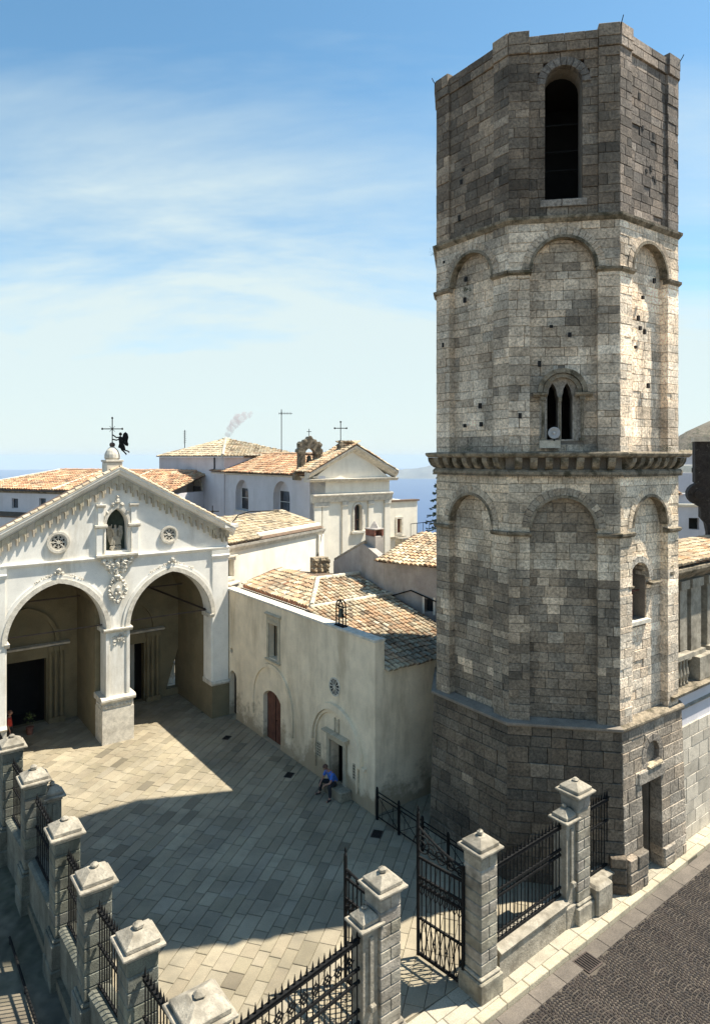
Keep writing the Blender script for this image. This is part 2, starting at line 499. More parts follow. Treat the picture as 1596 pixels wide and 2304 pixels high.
# ------------------------------------------------------------------ terrain, sea, headland
def smooth(a, b, x):
    t = min(1, max(0, (x - a) / (b - a)))
    return t * t * (3 - 2 * t)
def terrain_z(X, Y):
    """the hill town stands on a spur: level round the piazza, dropping to the sea beyond"""
    d = hypot(X - 10, Y - 20)
    drop = smooth(95, 1500, d + 160 * noise.noise(Vector((X / 300, Y / 300, 0.3))))
    z = -0.35 - 7.0 * smooth(40, 95, d) - 830 * drop
    h = 80 * math.exp(-((X - 375) / 150) ** 2 - ((Y - 680) / 150) ** 2) * (0.86 + 0.25 * noise.noise(Vector((X / 60, Y / 60, 2.0))))
    keep = math.exp(-((X - 400) / 250) ** 2 - ((Y - 690) / 260) ** 2)
    return z * (1 - keep) + (-4) * keep + h + (4 * noise.noise(Vector((X / 35, Y / 35, 5))) if d > 120 else 0)
def grid_mesh(name, xs, ys, fz, mt, kind):
    v = [(x, y, fz(x, y)) for y in ys for x in xs]
    n = len(xs)
    f = [(j * n + i, j * n + i + 1, (j + 1) * n + i + 1, (j + 1) * n + i) for j in range(len(ys) - 1) for i in range(n - 1)]
    me = bpy.data.meshes.new(name)
    me.from_pydata(v, [], f)
    a = me.attributes.new('tint', 'FLOAT_COLOR', 'POINT')
    a.data.foreach_set('color', [1.0] * (4 * len(v)))
    me.materials.append(MATS[mt])
    me.polygons.foreach_set('use_smooth', [True] * len(me.polygons))
    o = bpy.data.objects.new(name, me); o['kind'] = kind
    COL.objects.link(o)
    return o
def spaced(a, b, inner, step, coarse):
    out = []; x = a
    while x < b:
        out.append(x)
        x += step if -inner < x < inner * 1.6 else coarse
    return out + [b]
grid_mesh('ground', spaced(-1900, 1900, 120, 10, 28), spaced(-1300, 2100, 120, 10, 22), terrain_z, 'hillside', 'structure')
sea = M()
def ring(r0, r1, n=48):
    for i in range(n):
        a, b = 2 * pi * i / n, 2 * pi * (i + 1) / n
        sea.poly([(r0 * cos(a), r0 * sin(a), -780), (r1 * cos(a), r1 * sin(a), -780), (r1 * cos(b), r1 * sin(b), -780), (r0 * cos(b), r0 * sin(b), -780)])
sea.poly([(600 * cos(2 * pi * i / 48), 600 * sin(2 * pi * i / 48), -780) for i in range(48)])
ring(600, 6000); ring(6000, 20000); ring(20000, 47000)
sea.build('sea', 'sea', kind='structure')
def head_z(X, Y):
    r = (X - 3400) / 2900.0; q = (Y - 26500) / 1900.0
    k = max(0.0, 1 - r * r) * max(0.0, 1 - q * q)
    return -784 + k * (430 + 170 * noise.noise(Vector((X / 900, Y / 1100, 0)))) + 40 * k * noise.noise(Vector((X / 220, Y / 260, 4)))
grid_mesh('hills', [400 + 125 * i for i in range(49)], [24500 + 200 * i for i in range(21)], head_z, 'headland', 'structure')

# ------------------------------------------------------------------ piazza paving
PR = radians(38.0)
pa = (cos(PR), sin(PR)); qa = (-sin(PR), cos(PR))
def clip_rect(pts, u0, u1, v0, v1):
    def cut(ps, ins, inter):
        out = []
        for i in range(len(ps)):
            a, b = ps[i - 1], ps[i]
            if ins(b):
                if not ins(a): out.append(inter(a, b))
                out.append(b)
            elif ins(a): out.append(inter(a, b))
        return out
    def ix(k, val):
        def g(a, b):
            t = (val - a[k]) / (b[k] - a[k])
            return tuple(a[i] + (b[i] - a[i]) * t for i in (0, 1))
        return g
    for k, val, sgn in ((0, u0, 1), (0, u1, -1), (1, v0, 1), (1, v1, -1)):
        if not pts: return []
        pts = cut(pts, lambda p: (p[k] - val) * sgn >= 0, ix(k, val))
    return pts
def slab(m, pts, z0, z1, bev, col, tilt=0.0):
    n = len(pts); b = len(m.v)
    cu = sum(p[0] for p in pts) / n; cv = sum(p[1] for p in pts) / n
    tx, ty = random.uniform(-tilt, tilt), random.uniform(-tilt, tilt)
    for z, ins in ((z0, 0), (z1 - bev, 0), (z1, bev)):
        for u, v in pts:
            L = hypot(u - cu, v - cv) or 1
            m.v.append((u - (u - cu) / L * ins * 1.4, v - (v - cv) / L * ins * 1.4, z + (tx * (u - cu) + ty * (v - cv) if z > z0 else 0)))
    for r in range(2):
        for i in range(n):
            j = (i + 1) % n
            m.face([b + r * n + i, b + r * n + j, b + r * n + n + j, b + r * n + n + i], col)
    m.face([b + 2 * n + i for i in range(n)], col)
PAVE = [(.265, .245, .20), (.28, .258, .212), (.25, .235, .20), (.30, .275, .225), (.225, .205, .155), (.27, .245, .205), (.245, .235, .215), (.33, .305, .25), (.20, .185, .135), (.235, .205, .16)]
def emit_slabs(name, slabs, parent, mt, limit=300):
    sc = []
    for pts, z0, z1, bev, col, tilt in slabs:
        n = len(pts)
        ar = abs(sum(pts[i - 1][0] * pts[i][1] - pts[i][0] * pts[i - 1][1] for i in range(n))) / 2
        cu = sum(p[0] for p in pts) / n; cv = sum(p[1] for p in pts) / n
        sc.append((score((cu, cv, z1), ar * (13 - z1) / hypot(cu, cv)), (pts, z0, z1, bev, col, tilt)))
    sc.sort(key=lambda x: -x[0])
    rest = M()
    for i, (k, a) in enumerate(sc):
        if i < limit:
            m = M(); slab(m, *a); m.build(name, mt, parent)
        else: slab(rest, *a)
    rest.build(name, mt, parent, kind='stuff')
piazza = structure('piazza_paving')
bed = M(); bed.box(3.9, 22.0, 10.9, 35.6, -0.3, -0.022)
bed.build('paving_bed', 'joint_dirt', piazza)
slabs = []
q0 = -10.0
rnd = random.Random(5)
while q0 < 26:
    wq = rnd.choice([.34, .38, .42, .47])
    p0 = 8 + rnd.uniform(0, 1)
    while p0 < 42:
        L = rnd.uniform(.48, 1.0)
        g = .008
        pts = [(p0 + g, q0 + g), (p0 + L - g, q0 + g), (p0 + L - g, q0 + wq - g), (p0 + g, q0 + wq - g)]
        pts = [(a * pa[0] + b * qa[0], a * pa[1] + b * qa[1]) for a, b in pts]
        pts = clip_rect(pts, 4.35, 19.5, 11.66, 35.4)
        p0 += L
        if len(pts) < 3: continue
        cu = sum(p[0] for p in pts) / len(pts); cv = sum(p[1] for p in pts) / len(pts)
        ar = abs(sum(pts[i - 1][0] * pts[i][1] - pts[i][0] * pts[i - 1][1] for i in range(len(pts)))) / 2
        if ar < .02 or (cu > 15.3 and cv > 19.3) or hypot(cu - 20.12, cv - 15.36) < 3.8 or (cv > 31.6 and cu > 14.3): continue
        k = rnd.uniform(.88, 1.10) * (.62 if rnd.random() < .03 else 1)
        slabs.append((pts, -.12, rnd.uniform(-.005, .004), .010, tuple((a * .4 + m_ * .6) * k * b for a, m_, b in zip(rnd.choice(PAVE), (.262, .24, .198), (1.06, .985, .83))), .005))
    q0 += wq
emit_slabs('paving_slab', slabs, piazza, 'paving')

# ------------------------------------------------------------------ street, kerb, sidewalk
def kv(u): return 10.56 + .034 * (u - 11.4)
road = structure('road')
rb = M()
rb.poly([(6, 2, -.150), (34, 2, -.150), (34, kv(34), -.150), (6, kv(6), -.150)])
rb.build('road_bed', 'cobble_joint', road)
cob = M()
for bi in range(-3, 20):
    ub = 8.2 + bi * 1.18
    for k in range(72):
        for i in range(13):
            x = -.59 + 1.18 * (i + .5) / 13
            y = 3.8 + k * .096 + .34 * (1 - (x / .59) ** 2)
            u, v = ub + x + random.uniform(-.006, .006), y + random.uniform(-.008, .008)
            if v > kv(u) - .44 or v < 5.2 or u < 9.5 or u > 27: continue
            if abs(u - 15.16) < .36 and abs(v - 10.33) < .33: continue
            a = math.atan(-.34 * 2 * x / .59 / .59 )
            c = random.choice([(.046, .034, .029), (.058, .044, .038), (.038, .031, .028), (.052, .044, .042), (.068, .052, .043), (.032, .025, .022)])
            hs = .040 * random.uniform(.9, 1.06)
            ca, sa = cos(a), sin(a)
            b = len(cob.v)
            zt = -.132 + random.uniform(-.005, .005)
            for z, h in ((-.155, hs), (zt - .016, hs), (zt, hs * .66)):
                for sx, sy in ((-1, -1), (1, -1), (1, 1), (-1, 1)):
                    cob.v.append((u + (sx * ca - sy * sa) * h, v + (sx * sa + sy * ca) * h, z))
            for r in range(2):
                for q in range(4):
                    j = (q + 1) % 4
                    cob.face([b + r * 4 + q, b + r * 4 + j, b + r * 4 + 4 + j, b + r * 4 + 4 + q], c)
            cob.face([b + 8, b + 9, b + 10, b + 11], c)
cob.build('cobblestones', 'cobble', road, kind='stuff')
# smooth gutter of long stones
u = 6.0
gut = []
while u < 32:
    L = random.uniform(.8, 1.3)
    gut.append(([(u + .006, kv(u) - .43), (u + L - .006, kv(u + L) - .43), (u + L - .006, kv(u + L) - .012), (u + .006, kv(u) - .012)], -.16, -.128, .008, mulc((.125, .105, .085), random.uniform(.85, 1.15)), 0))
    u += L
emit_slabs('gutter_stone', gut, road, 'sidewalk')
walk = structure('sidewalk')
wb = M(); wb.poly([(6, kv(6) + .01, -.02), (33, kv(33) + .01, -.02), (33, 12.6, -.02), (6, 11.3, -.02)])
wb.build('sidewalk_bed', 'joint_dirt', walk)
u = 6.0; ks = []
while u < 32:
    L = random.uniform(.75, 1.25)
    ks.append(([(u + .008, kv(u)), (u + L - .008, kv(u + L)), (u + L - .008, kv(u + L) + .24), (u + .008, kv(u) + .24)], -.2, .004 + random.uniform(-.004, .004), .016, mulc((.40, .35, .25), random.uniform(.85, 1.12)), .004))
    u += L
emit_slabs('kerb_stone', ks, walk, 'sidewalk')
ws = []
for r in range(2):
    u = 6.0 + r * .4
    while u < 31.5:
        L = random.uniform(.6, 1.0)
        a0, a1 = .255 + r * .42, .255 + r * .42 + .405
        if not (r > 1 and u > 12.8):
            ws.append(([(u + .008, kv(u) + a0), (u + L - .008, kv(u + L) + a0), (u + L - .008, kv(u + L) + a1), (u + .008, kv(u) + a1)], -.1, random.uniform(-.004, .004), .012, mulc((.37, .33, .25), random.uniform(.8, 1.15)), .004))
        u += L
emit_slabs('sidewalk_slab', ws, walk, 'sidewalk')
# lane outside the side fence
lane = structure('lane')
lb = M(); lb.box(-9, 3.9, 2, 40, -1.5, -1.22); lb.build('lane_bed', 'joint_dirt', lane)
ls = []
for r in range(9):
    v = 5.0 + r * .3
    while v < 30:
        L = random.uniform(.5, 1.0)
        ls.append(([(3.72 - r * .46 - .44, v + .01), (3.72 - r * .46, v + .01), (3.72 - r * .46, v + L - .01), (3.72 - r * .46 - .44, v + L - .01)], -1.3, -1.2 + random.uniform(-.004, .004), .012, mulc((.20, .19, .16), random.uniform(.75, 1.2)), .003))
        v += L
emit_slabs('paving_slab', ls, lane, 'paving', 200)
# drain grates
def grate(p, hx, hy, label, rot, z):
    e = thing('drain_grate', label, 'drain', (p[0], p[1], z))
    m = M(); m.cbox(p, hx, hy, z + .001, z + .014, .004, rot); m.build('frame', 'rust_iron', e)
    bm_ = M()
    c, s = cos(rot), sin(rot)
    for i in range(7):
        x = -hx * .8 + hx * 1.6 * i / 6
        bm_.cbox((p[0] + x * c, p[1] + x * s), hx * .07, hy * .84, z + .014, z + .026, .004, rot)
    bm_.build('bars', 'iron', e, kind='stuff')
grate((13.59, 28.33), .22, .16, 'small dark drain grate in the shaded paving nearest the church porch', PR, 0)
grate((14.04, 23.49), .23, .17, 'small dark drain grate in the paving near the brown arched door', PR, 0)
grate((14.27, 18.02), .24, .18, 'small dark drain grate beside the low iron railing at the chapel corner', PR, 0)
grate((15.16, 10.33), .30, .26, 'square dark drain grate in the cobbled street beside the gutter', 0, -.134)
grate((22.9, 10.55), .30, .2, 'dark drain grate against the kerb below the pale street wall', 0.03, -.128)
# ------------------------------------------------------------------ octagonal bell tower
TC = (20.12, 15.36)
R8 = 4.3; AP = R8 * cos(pi / 8); HW = R8 * sin(pi / 8)
A0 = radians(-91.07)
tower = thing('bell_tower', 'tall octagonal bell tower of weathered grey stone blocks beside the gate', 'bell tower', (TC[0], TC[1], 0))
def tface(k):
    """k = 0 faces the street, -1 the camera, -2 the chapel, 1.. away"""
    a = A0 + k * pi / 4
    return Fr((TC[0] + AP * cos(a), TC[1] + AP * sin(a)), a)
def in_panel(zs, r):
    return lambda z: 1.0 if z <= zs else (sqrt(max(0, r * r - (z - zs) ** 2)) if z < zs + r else 0.0)
holesF = {}
def arch_hole(s0, s1, z0, zs, n=10):
    c, r = (s0 + s1) / 2, (s1 - s0) / 2
    return [(s0, z0), (s1, z0)] + arc(c, zs, r, 0, pi, n)
BELF = arch_hole(-.54, .56, 20.92, 24.50)
LAN1 = [(-.46, 13.55), (-.13, 13.55), (-.13, 14.85), (-.18, 15.0), (-.18, 15.08), (-.23, 15.2), (-.295, 15.3), (-.36, 15.2), (-.41, 15.08), (-.41, 15.0), (-.46, 14.85)]
LAN2 = [(s + .43, z) for s, z in LAN1]
RWIN = arch_hole(-.92, .14, 7.86, 9.16)
DOOR = [(-.72, 0.02), (.33, 0.02), (.33, 2.9), (-.72, 2.9)]
OVAL = [(-.10 + .40 * cos(2 * pi * i / 16), 3.70 + .40 * sin(2 * pi * i / 16)) for i in range(16)]
# inner shell of walls with the openings cut through
core = M()
for k in range(8):
    kk = k - 3
    F = tface(kk)
    w = HW - .07
    for z0, z1, hl in ((0, 4.8, [DOOR[:]] if kk == 0 else []), (4.8, 12.8, [RWIN] if kk == 0 else []), (12.8, 20.3, [LAN1, LAN2] if kk == -1 else []), (20.3, 26.0, [BELF] if kk == -1 else [])):
        hl = [[(s, z) for s, z in h] for h in hl]
        out = [(-w, z0), (w, z0), (w, z1), (-w, z1)]
        core.prism(F, out, -.85, -.295, holes=hl)
for z in (4.6, 12.9, 20.4, 25.3):
    core.poly([(TC[0] + 3.9 * cos(A0 + pi / 8 + i * pi / 4), TC[1] + 3.9 * sin(A0 + pi / 8 + i * pi / 4), z) for i in range(8)])
core.build('wall', 'tower_core', tower)

def nz(F, s, z, f=0.45, o=0.0):
    p = F.p(s, 0, z)
    return noise.noise(Vector((p[0] * f + o, p[1] * f, z * f * 1.2)))
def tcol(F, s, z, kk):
    n = nz(F, s, z, .38); n2 = nz(F, s, z, 1.1, 40.0)
    r = random.random()
    if z > 20.3:
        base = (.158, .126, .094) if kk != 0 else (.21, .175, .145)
        k = 1 + .55 * n + .35 * n2 + random.uniform(-.22, .25)
        if kk == -2 and n2 > .02 and r < .5: k += .65
        if r > .93: k += .6
    elif z > 13.1:
        base = (.565, .475, .37)
        k = 1 + .26 * n + .22 * n2 + random.uniform(-.08, .08)
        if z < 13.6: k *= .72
        if r > .92: k *= .62
    elif z > 9.2 + 1.1 * n:
        base = (.50, .425, .325)
        k = 1 + .25 * n + .2 * n2 + random.uniform(-.09, .09)
    elif z > 4.8:
        base = (.25, .21, .16)
        k = 1 + .55 * n + .4 * n2 + random.uniform(-.12, .12)
        if r < .16: k *= 1.65
        elif r > .88: k *= .7
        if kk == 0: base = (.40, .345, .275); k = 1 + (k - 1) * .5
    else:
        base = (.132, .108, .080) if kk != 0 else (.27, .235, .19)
        k = 1 + .35 * n + .3 * n2 + random.uniform(-.2, .2)
        if r < .06: k *= 1.5
    if kk == 0 and 4.8 < z < 20.3: k *= 1.45  # street face lightened, its sunlit look put into the stone colour
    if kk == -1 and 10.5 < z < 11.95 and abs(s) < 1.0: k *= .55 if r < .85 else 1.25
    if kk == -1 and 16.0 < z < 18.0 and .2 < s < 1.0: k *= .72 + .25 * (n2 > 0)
    if .86 < abs(s) < 1.0 and 4.9 < z < 19 : k *= .78  # panel stones beside the recess edges darkened, edge shade put into the colour
    patch = noise.noise(Vector((F.p(s, 0, z)[0] * .8, F.p(s, 0, z)[1] * .8, z * .9 + 7)))
    k *= 1.14 if patch > .08 else (.84 if patch < -.12 else 1.0)
    warm = random.uniform(-.03, .05) + .04 * n2
    k = max(.35, k)
    return (base[0] * k * (1 + warm) * 1.03, base[1] * k * 1.0, base[2] * k * (1 - warm) * .965)
STONES = []
def cut_iv(iv, holes):
    """remove the opening widths given by functions of z from intervals ((s at za), (s at zb))"""
    for h0, h1 in holes:
        nxt = []
        for la, lb, ra, rb in iv:
            if ra <= h0 or la >= h1: nxt.append((la, lb, ra, rb)); continue
            if la < h0 - .03: nxt.append((la, lb, h0, h0))
            if ra > h1 + .03: nxt.append((h1, h1, ra, rb))
        iv = nxt
    return iv
def lay(F, kk, za, zb, ivs, d, bk, wmin=.32, wmax=.72, bev=.008, gap=.0032, big=1.0):
    for la, lb, ra, rb in ivs:
        wl = ra - la
        if max(wl, rb - lb) < .05: continue
        lo, hi = max(la, lb), min(ra, rb)
        cuts = []
        s = lo + random.uniform(wmin * .5, wmax) * big
        while s < hi - wmin * .45:
            cuts.append(s); s += random.uniform(wmin, wmax) * big
        L = (la, lb)
        for c in cuts + [None]:
            Rr = (ra, rb) if c is None else (c, c)
            sm = (L[0] + Rr[0]) / 2; zm = (za + zb) / 2
            dd = d + random.uniform(-.006, .006) + (random.uniform(-.03, .0) if random.random() < .12 else 0)
            J = lambda: random.uniform(-.002, .006)
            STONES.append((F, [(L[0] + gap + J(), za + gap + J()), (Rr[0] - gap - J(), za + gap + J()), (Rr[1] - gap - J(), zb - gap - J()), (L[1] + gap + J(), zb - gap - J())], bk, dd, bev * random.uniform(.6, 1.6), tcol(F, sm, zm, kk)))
            L = Rr
ROWS = {}
def rows(z0, z1, hmin=.19, hmax=.37, seed=1):
    r = random.Random(seed); zs = [z0]
    n = max(1, round((z1 - z0) / ((hmin + hmax) / 2)))
    hs = [r.uniform(hmin, hmax) for _ in range(n)]; t = sum(hs)
    for h in hs: zs.append(zs[-1] + h * (z1 - z0) / t)
    return zs
VIS = (-3, -2, -1, 0, 1)
mould = {}
def archd_storey(kk, z0, z1, spring, r, seed, holes=lambda za, zb: []):
    F = tface(kk)
    pan = in_panel(spring, 1.0)
    ro = r + .24
    outer = lambda z: (1.0 if z <= spring else (sqrt(max(0, ro * ro - (z - spring) ** 2)) if z < spring + ro else 0.0))
    zs = rows(z0, z1, seed=seed)
    for za, zb in zip(zs, zs[1:]):
        a, b = outer(za + .001), outer(zb)
        if za < spring < zb: b = a = 1.0
        if za >= spring and a > 0: a = min(a, HW); b = min(b, HW)
        if a > 0:
            if za >= spring:
                ivs = [(-HW, -HW, -a, -b), (a, b, HW, HW)]
            else:
                ivs = [(-HW, -HW, -1.0, -1.0), (1.0, 1.0, HW, HW)]
            if b < .02: ivs = [(-HW, -HW, HW, HW)]
            lay(F, kk, za, zb, ivs, 0.0, -.32)
        else:
            lay(F, kk, za, zb, [(-HW, -HW, HW, HW)], 0.0, -.32)
        if za < spring + r + .12:
            a = 1.04 if za < spring else min(1.04, sqrt(max(0.01, (r + .1) ** 2 - (za - spring) ** 2)))
            lay(F, kk, za, zb, cut_iv([(-a, -a, a, a)], holes(za, zb)), -.25, -.34)
    # voussoirs and thin roll moulding of the blind arch
    n = 19
    for i in range(n):
        t0, t1 = pi * i / n + .004, pi * (i + 1) / n - .004
        pts = [(r * cos(t0), spring + r * sin(t0)), (ro * cos(t0), spring + ro * sin(t0)), (ro * cos(t1), spring + ro * sin(t1)), (r * cos(t1), spring + r * sin(t1))]
        pts = [(max(-HW, min(HW, s)), z) for s, z in pts]
        STONES.append((F, pts, -.31, .016, .010, tcol(F, 0, spring + r, kk)))
    m = M()
    ri, rr = r - .07, r + .02
    A, B = arc(0, spring, ri, 0, pi, 18), arc(0, spring, rr, 0, pi, 18)
    for i in range(18):
        m.prism(F, [A[i], B[i], B[i + 1], A[i + 1]], -.27, .035)
    m.build('arch_moulding', 'moss_stone', tower)
    return F
for kk in VIS:
    def wh(za, zb, kk=kk):
        if kk == 0 and zb > 7.80 and za < 9.72:
            c = -.39; r = .55
            zc = max(9.16, min((za + zb) / 2, 9.7))
            h = .55 if za < 9.16 else sqrt(max(.0, r * r - (zc - 9.16) ** 2))
            return [(c - h, c + h)] if h > .1 else []
        return []
    archd_storey(kk, 4.86, 12.44, 10.82, 1.0, 100 + kk, wh)
    def bh(za, zb, kk=kk):
        if kk == -1 and zb > 13.52 and za < 15.72:
            if za < 14.9: return [(-.68, .63)]
            h = sqrt(max(.01, .62 ** 2 - max(0, (za + zb) / 2 - 15.0) ** 2))
            return [(-.03 - h, -.03 + h)]
        return []
    archd_storey(kk, 13.14, 20.22, 18.80, 1.0, 200 + kk, bh)
    # belfry storey: shallow panel, corner strips, opening in the face over the piazza
    F = tface(kk)
    zs = rows(20.42, 25.46, .24, .34, 300 + kk)
    for za, zb in zip(zs, zs[1:]):
        lay(F, kk, za, zb, [(-HW, -HW, -1.02, -1.02), (1.02, 1.02, HW, HW)], 0.0, -.2)
        iv = [(-1.03, -1.03, 1.03, 1.03)]
        if kk == -1:
            zm = (za + zb) / 2
            if zb > 20.9 and za < 24.5: iv = cut_iv(iv, [(-.54, .56)])
            elif 24.5 <= za < 25.3:
                h = sqrt(max(.0, .80 ** 2 - (zm - 24.5) ** 2))
                if h > .05: iv = cut_iv(iv, [(.01 - h, .01 + h)])
        lay(F, kk, za, zb, iv, -.085, -.24)
    # parapet courses, a little higher over the corner strips
    for s0, s1, zt, d in ((-HW, -1.02, 26.14, .05), (-1.02, 1.02, 26.0, -.03), (1.02, HW, 26.14, .05)):
        lay(F, kk, 25.463, 25.745, [(s0, s0, s1, s1)], d, -.3, .5, .9)
        lay(F, kk, 25.748, zt, [(s0, s0, s1, s1)], d + .012, -.3, .5, .9)
    # base, leaning out slightly to the ground
    zs = rows(0.0, 4.78, .28, .48, 400 + kk)
    for za, zb in zip(zs, zs[1:]):
        zm = (za + zb) / 2
        dd = .09 + .14 * (1 - zm / 4.8)
        e = dd * math.tan(pi / 8)
        iv = [(-HW - e, -HW - e, HW + e, HW + e)]
        if kk == 0:
            if zm < 2.95: iv = cut_iv(iv, [(-.72, .33)])
            if abs(zm - 3.70) < .40:
                h = .40 * sqrt(max(0.05, 1 - ((zm - 3.70) / .40) ** 2))
                iv = cut_iv(iv, [(-.10 - h, -.10 + h)])
        lay(F, kk, za, zb, iv, dd, -.22, .40, .85, .011, .0045)
        if kk == 0 and zm < .95:
            lay(F, kk, za, zb, [(-HW - .1, -HW - .1, -.78, -.78)], .42, -.05, .5, .9, .03)
        if kk == -1 and zm < .95:
            lay(F, kk, za, zb, [(HW - .35, HW - .35, HW + .12, HW + .12)], .40, -.05, .5, .9, .03)
        if kk == 0 and zm < .8:
            lay(F, kk, za, zb, [(.36, .36, 1.0, 1.0)], .28, -.05, .5, .9, .03)
# near-black box added inside the belfry so its opening reads dark
m = M()
FB1 = tface(-1)
for a_, b_, c_, d_, e_, f_ in ((-1.2, 1.2, -3.2, -3.1, 20.5, 25.2), (-1.3, -1.2, -3.2, -.78, 20.5, 25.2), (1.2, 1.3, -3.2, -.78, 20.5, 25.2), (-1.2, 1.2, -3.1, -.78, 25.1, 25.2), (-1.2, 1.2, -3.1, -.78, 20.5, 20.6)):
    m.fbox(FB1, a_, b_, c_, d_, e_, f_)
m.build('belfry_dark_box', 'black_void', tower)
# voussoirs of the belfry opening and of the low street window
F = tface(-1)
for i in range(11):
    t0, t1 = pi * i / 11 + .01, pi * (i + 1) / 11 - .01
    STONES.append((F, [(.01 + .55 * cos(t0), 24.5 + .55 * sin(t0)), (.01 + .80 * cos(t0), 24.5 + .80 * sin(t0)), (.01 + .80 * cos(t1), 24.5 + .80 * sin(t1)), (.01 + .55 * cos(t1), 24.5 + .55 * sin(t1))], -.3, -.06, .012, mulc((.17, .145, .12), random.uniform(.8, 1.2))))
for s0, s1 in ((-.70, -.05), (-.05, .70)):
    STONES.append((F, [(s0 + .01, 20.70), (s1 - .01, 20.70), (s1 - .01, 20.92), (s0 + .01, 20.92)], -.3, -.02, .012, (.26, .22, .18)))
F0 = tface(0)
for i in range(9):
    t0, t1 = pi * i / 9 + .01, pi * (i + 1) / 9 - .01
    STONES.append((F0, [(-.39 + .53 * cos(t0), 9.16 + .53 * sin(t0)), (-.39 + .74 * cos(t0), 9.16 + .74 * sin(t0)), (-.39 + .74 * cos(t1), 9.16 + .74 * sin(t1)), (-.39 + .53 * cos(t1), 9.16 + .53 * sin(t1))], -.6, -.12, .010, mulc((.40, .36, .30), random.uniform(.9, 1.1))))
# lintel of the street door
STONES.append((F0, [(-.95, 2.92), (.50, 2.92), (.50, 3.30), (-.95, 3.30)], -.22, .20, .02, (.24, .21, .17)))
STONES.append((F0, [(-.42, 3.30), (.32, 3.34), (.32, 3.42), (-.42, 3.38)], -.2, .24, .02, (.40, .33, .22)))
for i in range(12):
    t0, t1 = 2 * pi * i / 12 + .02, 2 * pi * (i + 1) / 12 - .02
    STONES.append((F0, [(-.10 + .36 * cos(t0), 3.72 + .38 * sin(t0)), (-.10 + .60 * cos(t0), 3.72 + .60 * sin(t0)), (-.10 + .60 * cos(t1), 3.72 + .60 * sin(t1)), (-.10 + .36 * cos(t1), 3.72 + .38 * sin(t1))], -.22, .135, .012, mulc((.24, .205, .165), random.uniform(.85, 1.15))))
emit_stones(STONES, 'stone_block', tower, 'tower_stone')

# string courses and imposts
for kk in VIS:
    F = tface(kk)
    def full(prof, name='string_course', mt='moss_stone', w=HW):
        e = max(p[0] for p in prof) * math.tan(pi / 8)
        m = M(); b = len(m.v); n = len(prof)
        for sgn in (-1, 1):
            for d, z in prof: m.v.append(F.p(sgn * (w + d * math.tan(pi / 8)), d, z))
        for i in range(n):
            j = (i + 1) % n
            m.face([b + i, b + n + i, b + n + j, b + j])
        m.build(name, mt, tower)
    full([(-.2, 20.20), (.03, 20.20), (.12, 20.30), (.13, 20.38), (-.2, 20.44)])
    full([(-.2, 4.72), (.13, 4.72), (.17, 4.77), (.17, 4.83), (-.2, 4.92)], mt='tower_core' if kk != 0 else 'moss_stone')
    full([(-.2, 12.42), (.07, 12.42), (.12, 12.47), (.12, 12.55), (.05, 12.62), (-.2, 12.62)])
    # corbel table: shelf on brackets, and the recess behind them
    full([(-.2, 12.99), (.28, 12.99), (.35, 13.04), (.38, 13.11), (.36, 13.15), (-.2, 13.18)], 'cornice_shelf')
    full([(-.3, 12.62), (-.06, 12.62), (-.06, 12.99), (-.3, 12.99)], 'frieze', 'tower_core')
    nco = 7
    for i in range(nco):
        s = -HW + .06 + (2 * HW - .12) * (i + .5) / nco
        m = M()
        prof = [(-.1, 12.60), (.10, 12.64), (.21, 12.72), (.29, 12.86), (.31, 12.985), (-.1, 12.985)]
        band(F, s - .105, s + .105, prof, m=m)
        m.build('corbel', 'moss_stone', tower)
    for zi in (18.70, 10.62):
        for s0, s1 in ((-HW - .02, -.96), (.96, HW + .02)):
            m = band(F, s0, s1, [(-.15, zi - .07), (.03, zi - .07), (.10, zi - .01), (.11, zi + .06), (-.15, zi + .09)])
            m.build('impost', 'moss_stone', tower)
    m = M()
    for i in range(46):
        s = -HW + 2 * HW * (i + .5) / 46
        m.fbox(F, s - .018, s + .018, .10, .125, 12.395, 12.44)
    m.build('dentil', 'moss_stone', tower, kind='stuff')

# twin lancet window of the middle storey
F = tface(-1)
bif = M()
outl = [(-.70, 13.50), (.66, 13.50), (.66, 15.0)] + arc(-.02, 15.0, .68, 0, pi, 14)
bif.prism(F, outl, -.55, -.27, (.36, .31, .25), holes=[LAN1, LAN2])
wnd = bif.build('window', 'tower_stone', tower)
def sub(m, name, mt, par): return m.build(name, mt, par)
m = M()
for r0, r1, d in ((.60, .74, -.06), (.46, .58, -.11)):
    A, B = arc(-.02, 15.0, r0, 0, pi, 16), arc(-.02, 15.0, r1, 0, pi, 16)
    for i in range(16):
        m.prism(F, [A[i], B[i], B[i + 1], A[i + 1]], -.3, d + (.02 if i % 2 else 0))
m.build('archivolt', 'moss_stone', wnd)
for s in (-.60, .56):
    m = M(); m.tube(F.p(s, -.10, 13.55), F.p(s, -.10, 14.85), .05, .05, 8)
    m.fbox(F, s - .08, s + .08, -.2, -.03, 13.50, 13.60); m.fbox(F, s - .08, s + .08, -.2, -.03, 14.76, 14.86)
    m.build('column', 'moss_stone', wnd)
m = M(); m.tube(F.p(-.08, -.2, 13.55), F.p(-.08, -.2, 14.82), .032, .032, 8); m.fbox(F, -.13, -.03, -.27, -.14, 14.72, 14.86)
m.build('column', 'moss_stone', wnd)
for s0, s1 in ((-.90, -.48), (.34, .86)):
    m = band(F, s0, s1, [(-.2, 14.86), (-.04, 14.86), (.03, 14.92), (.04, 14.98), (-.2, 15.0)])
    m.build('window_impost', 'moss_stone', wnd)
m = M(); m.fbox(F, -.72, -.10, -.2, .05, 13.28, 13.51, (.9, .85, .78)); m.build('sill', 'carved_stone', wnd)
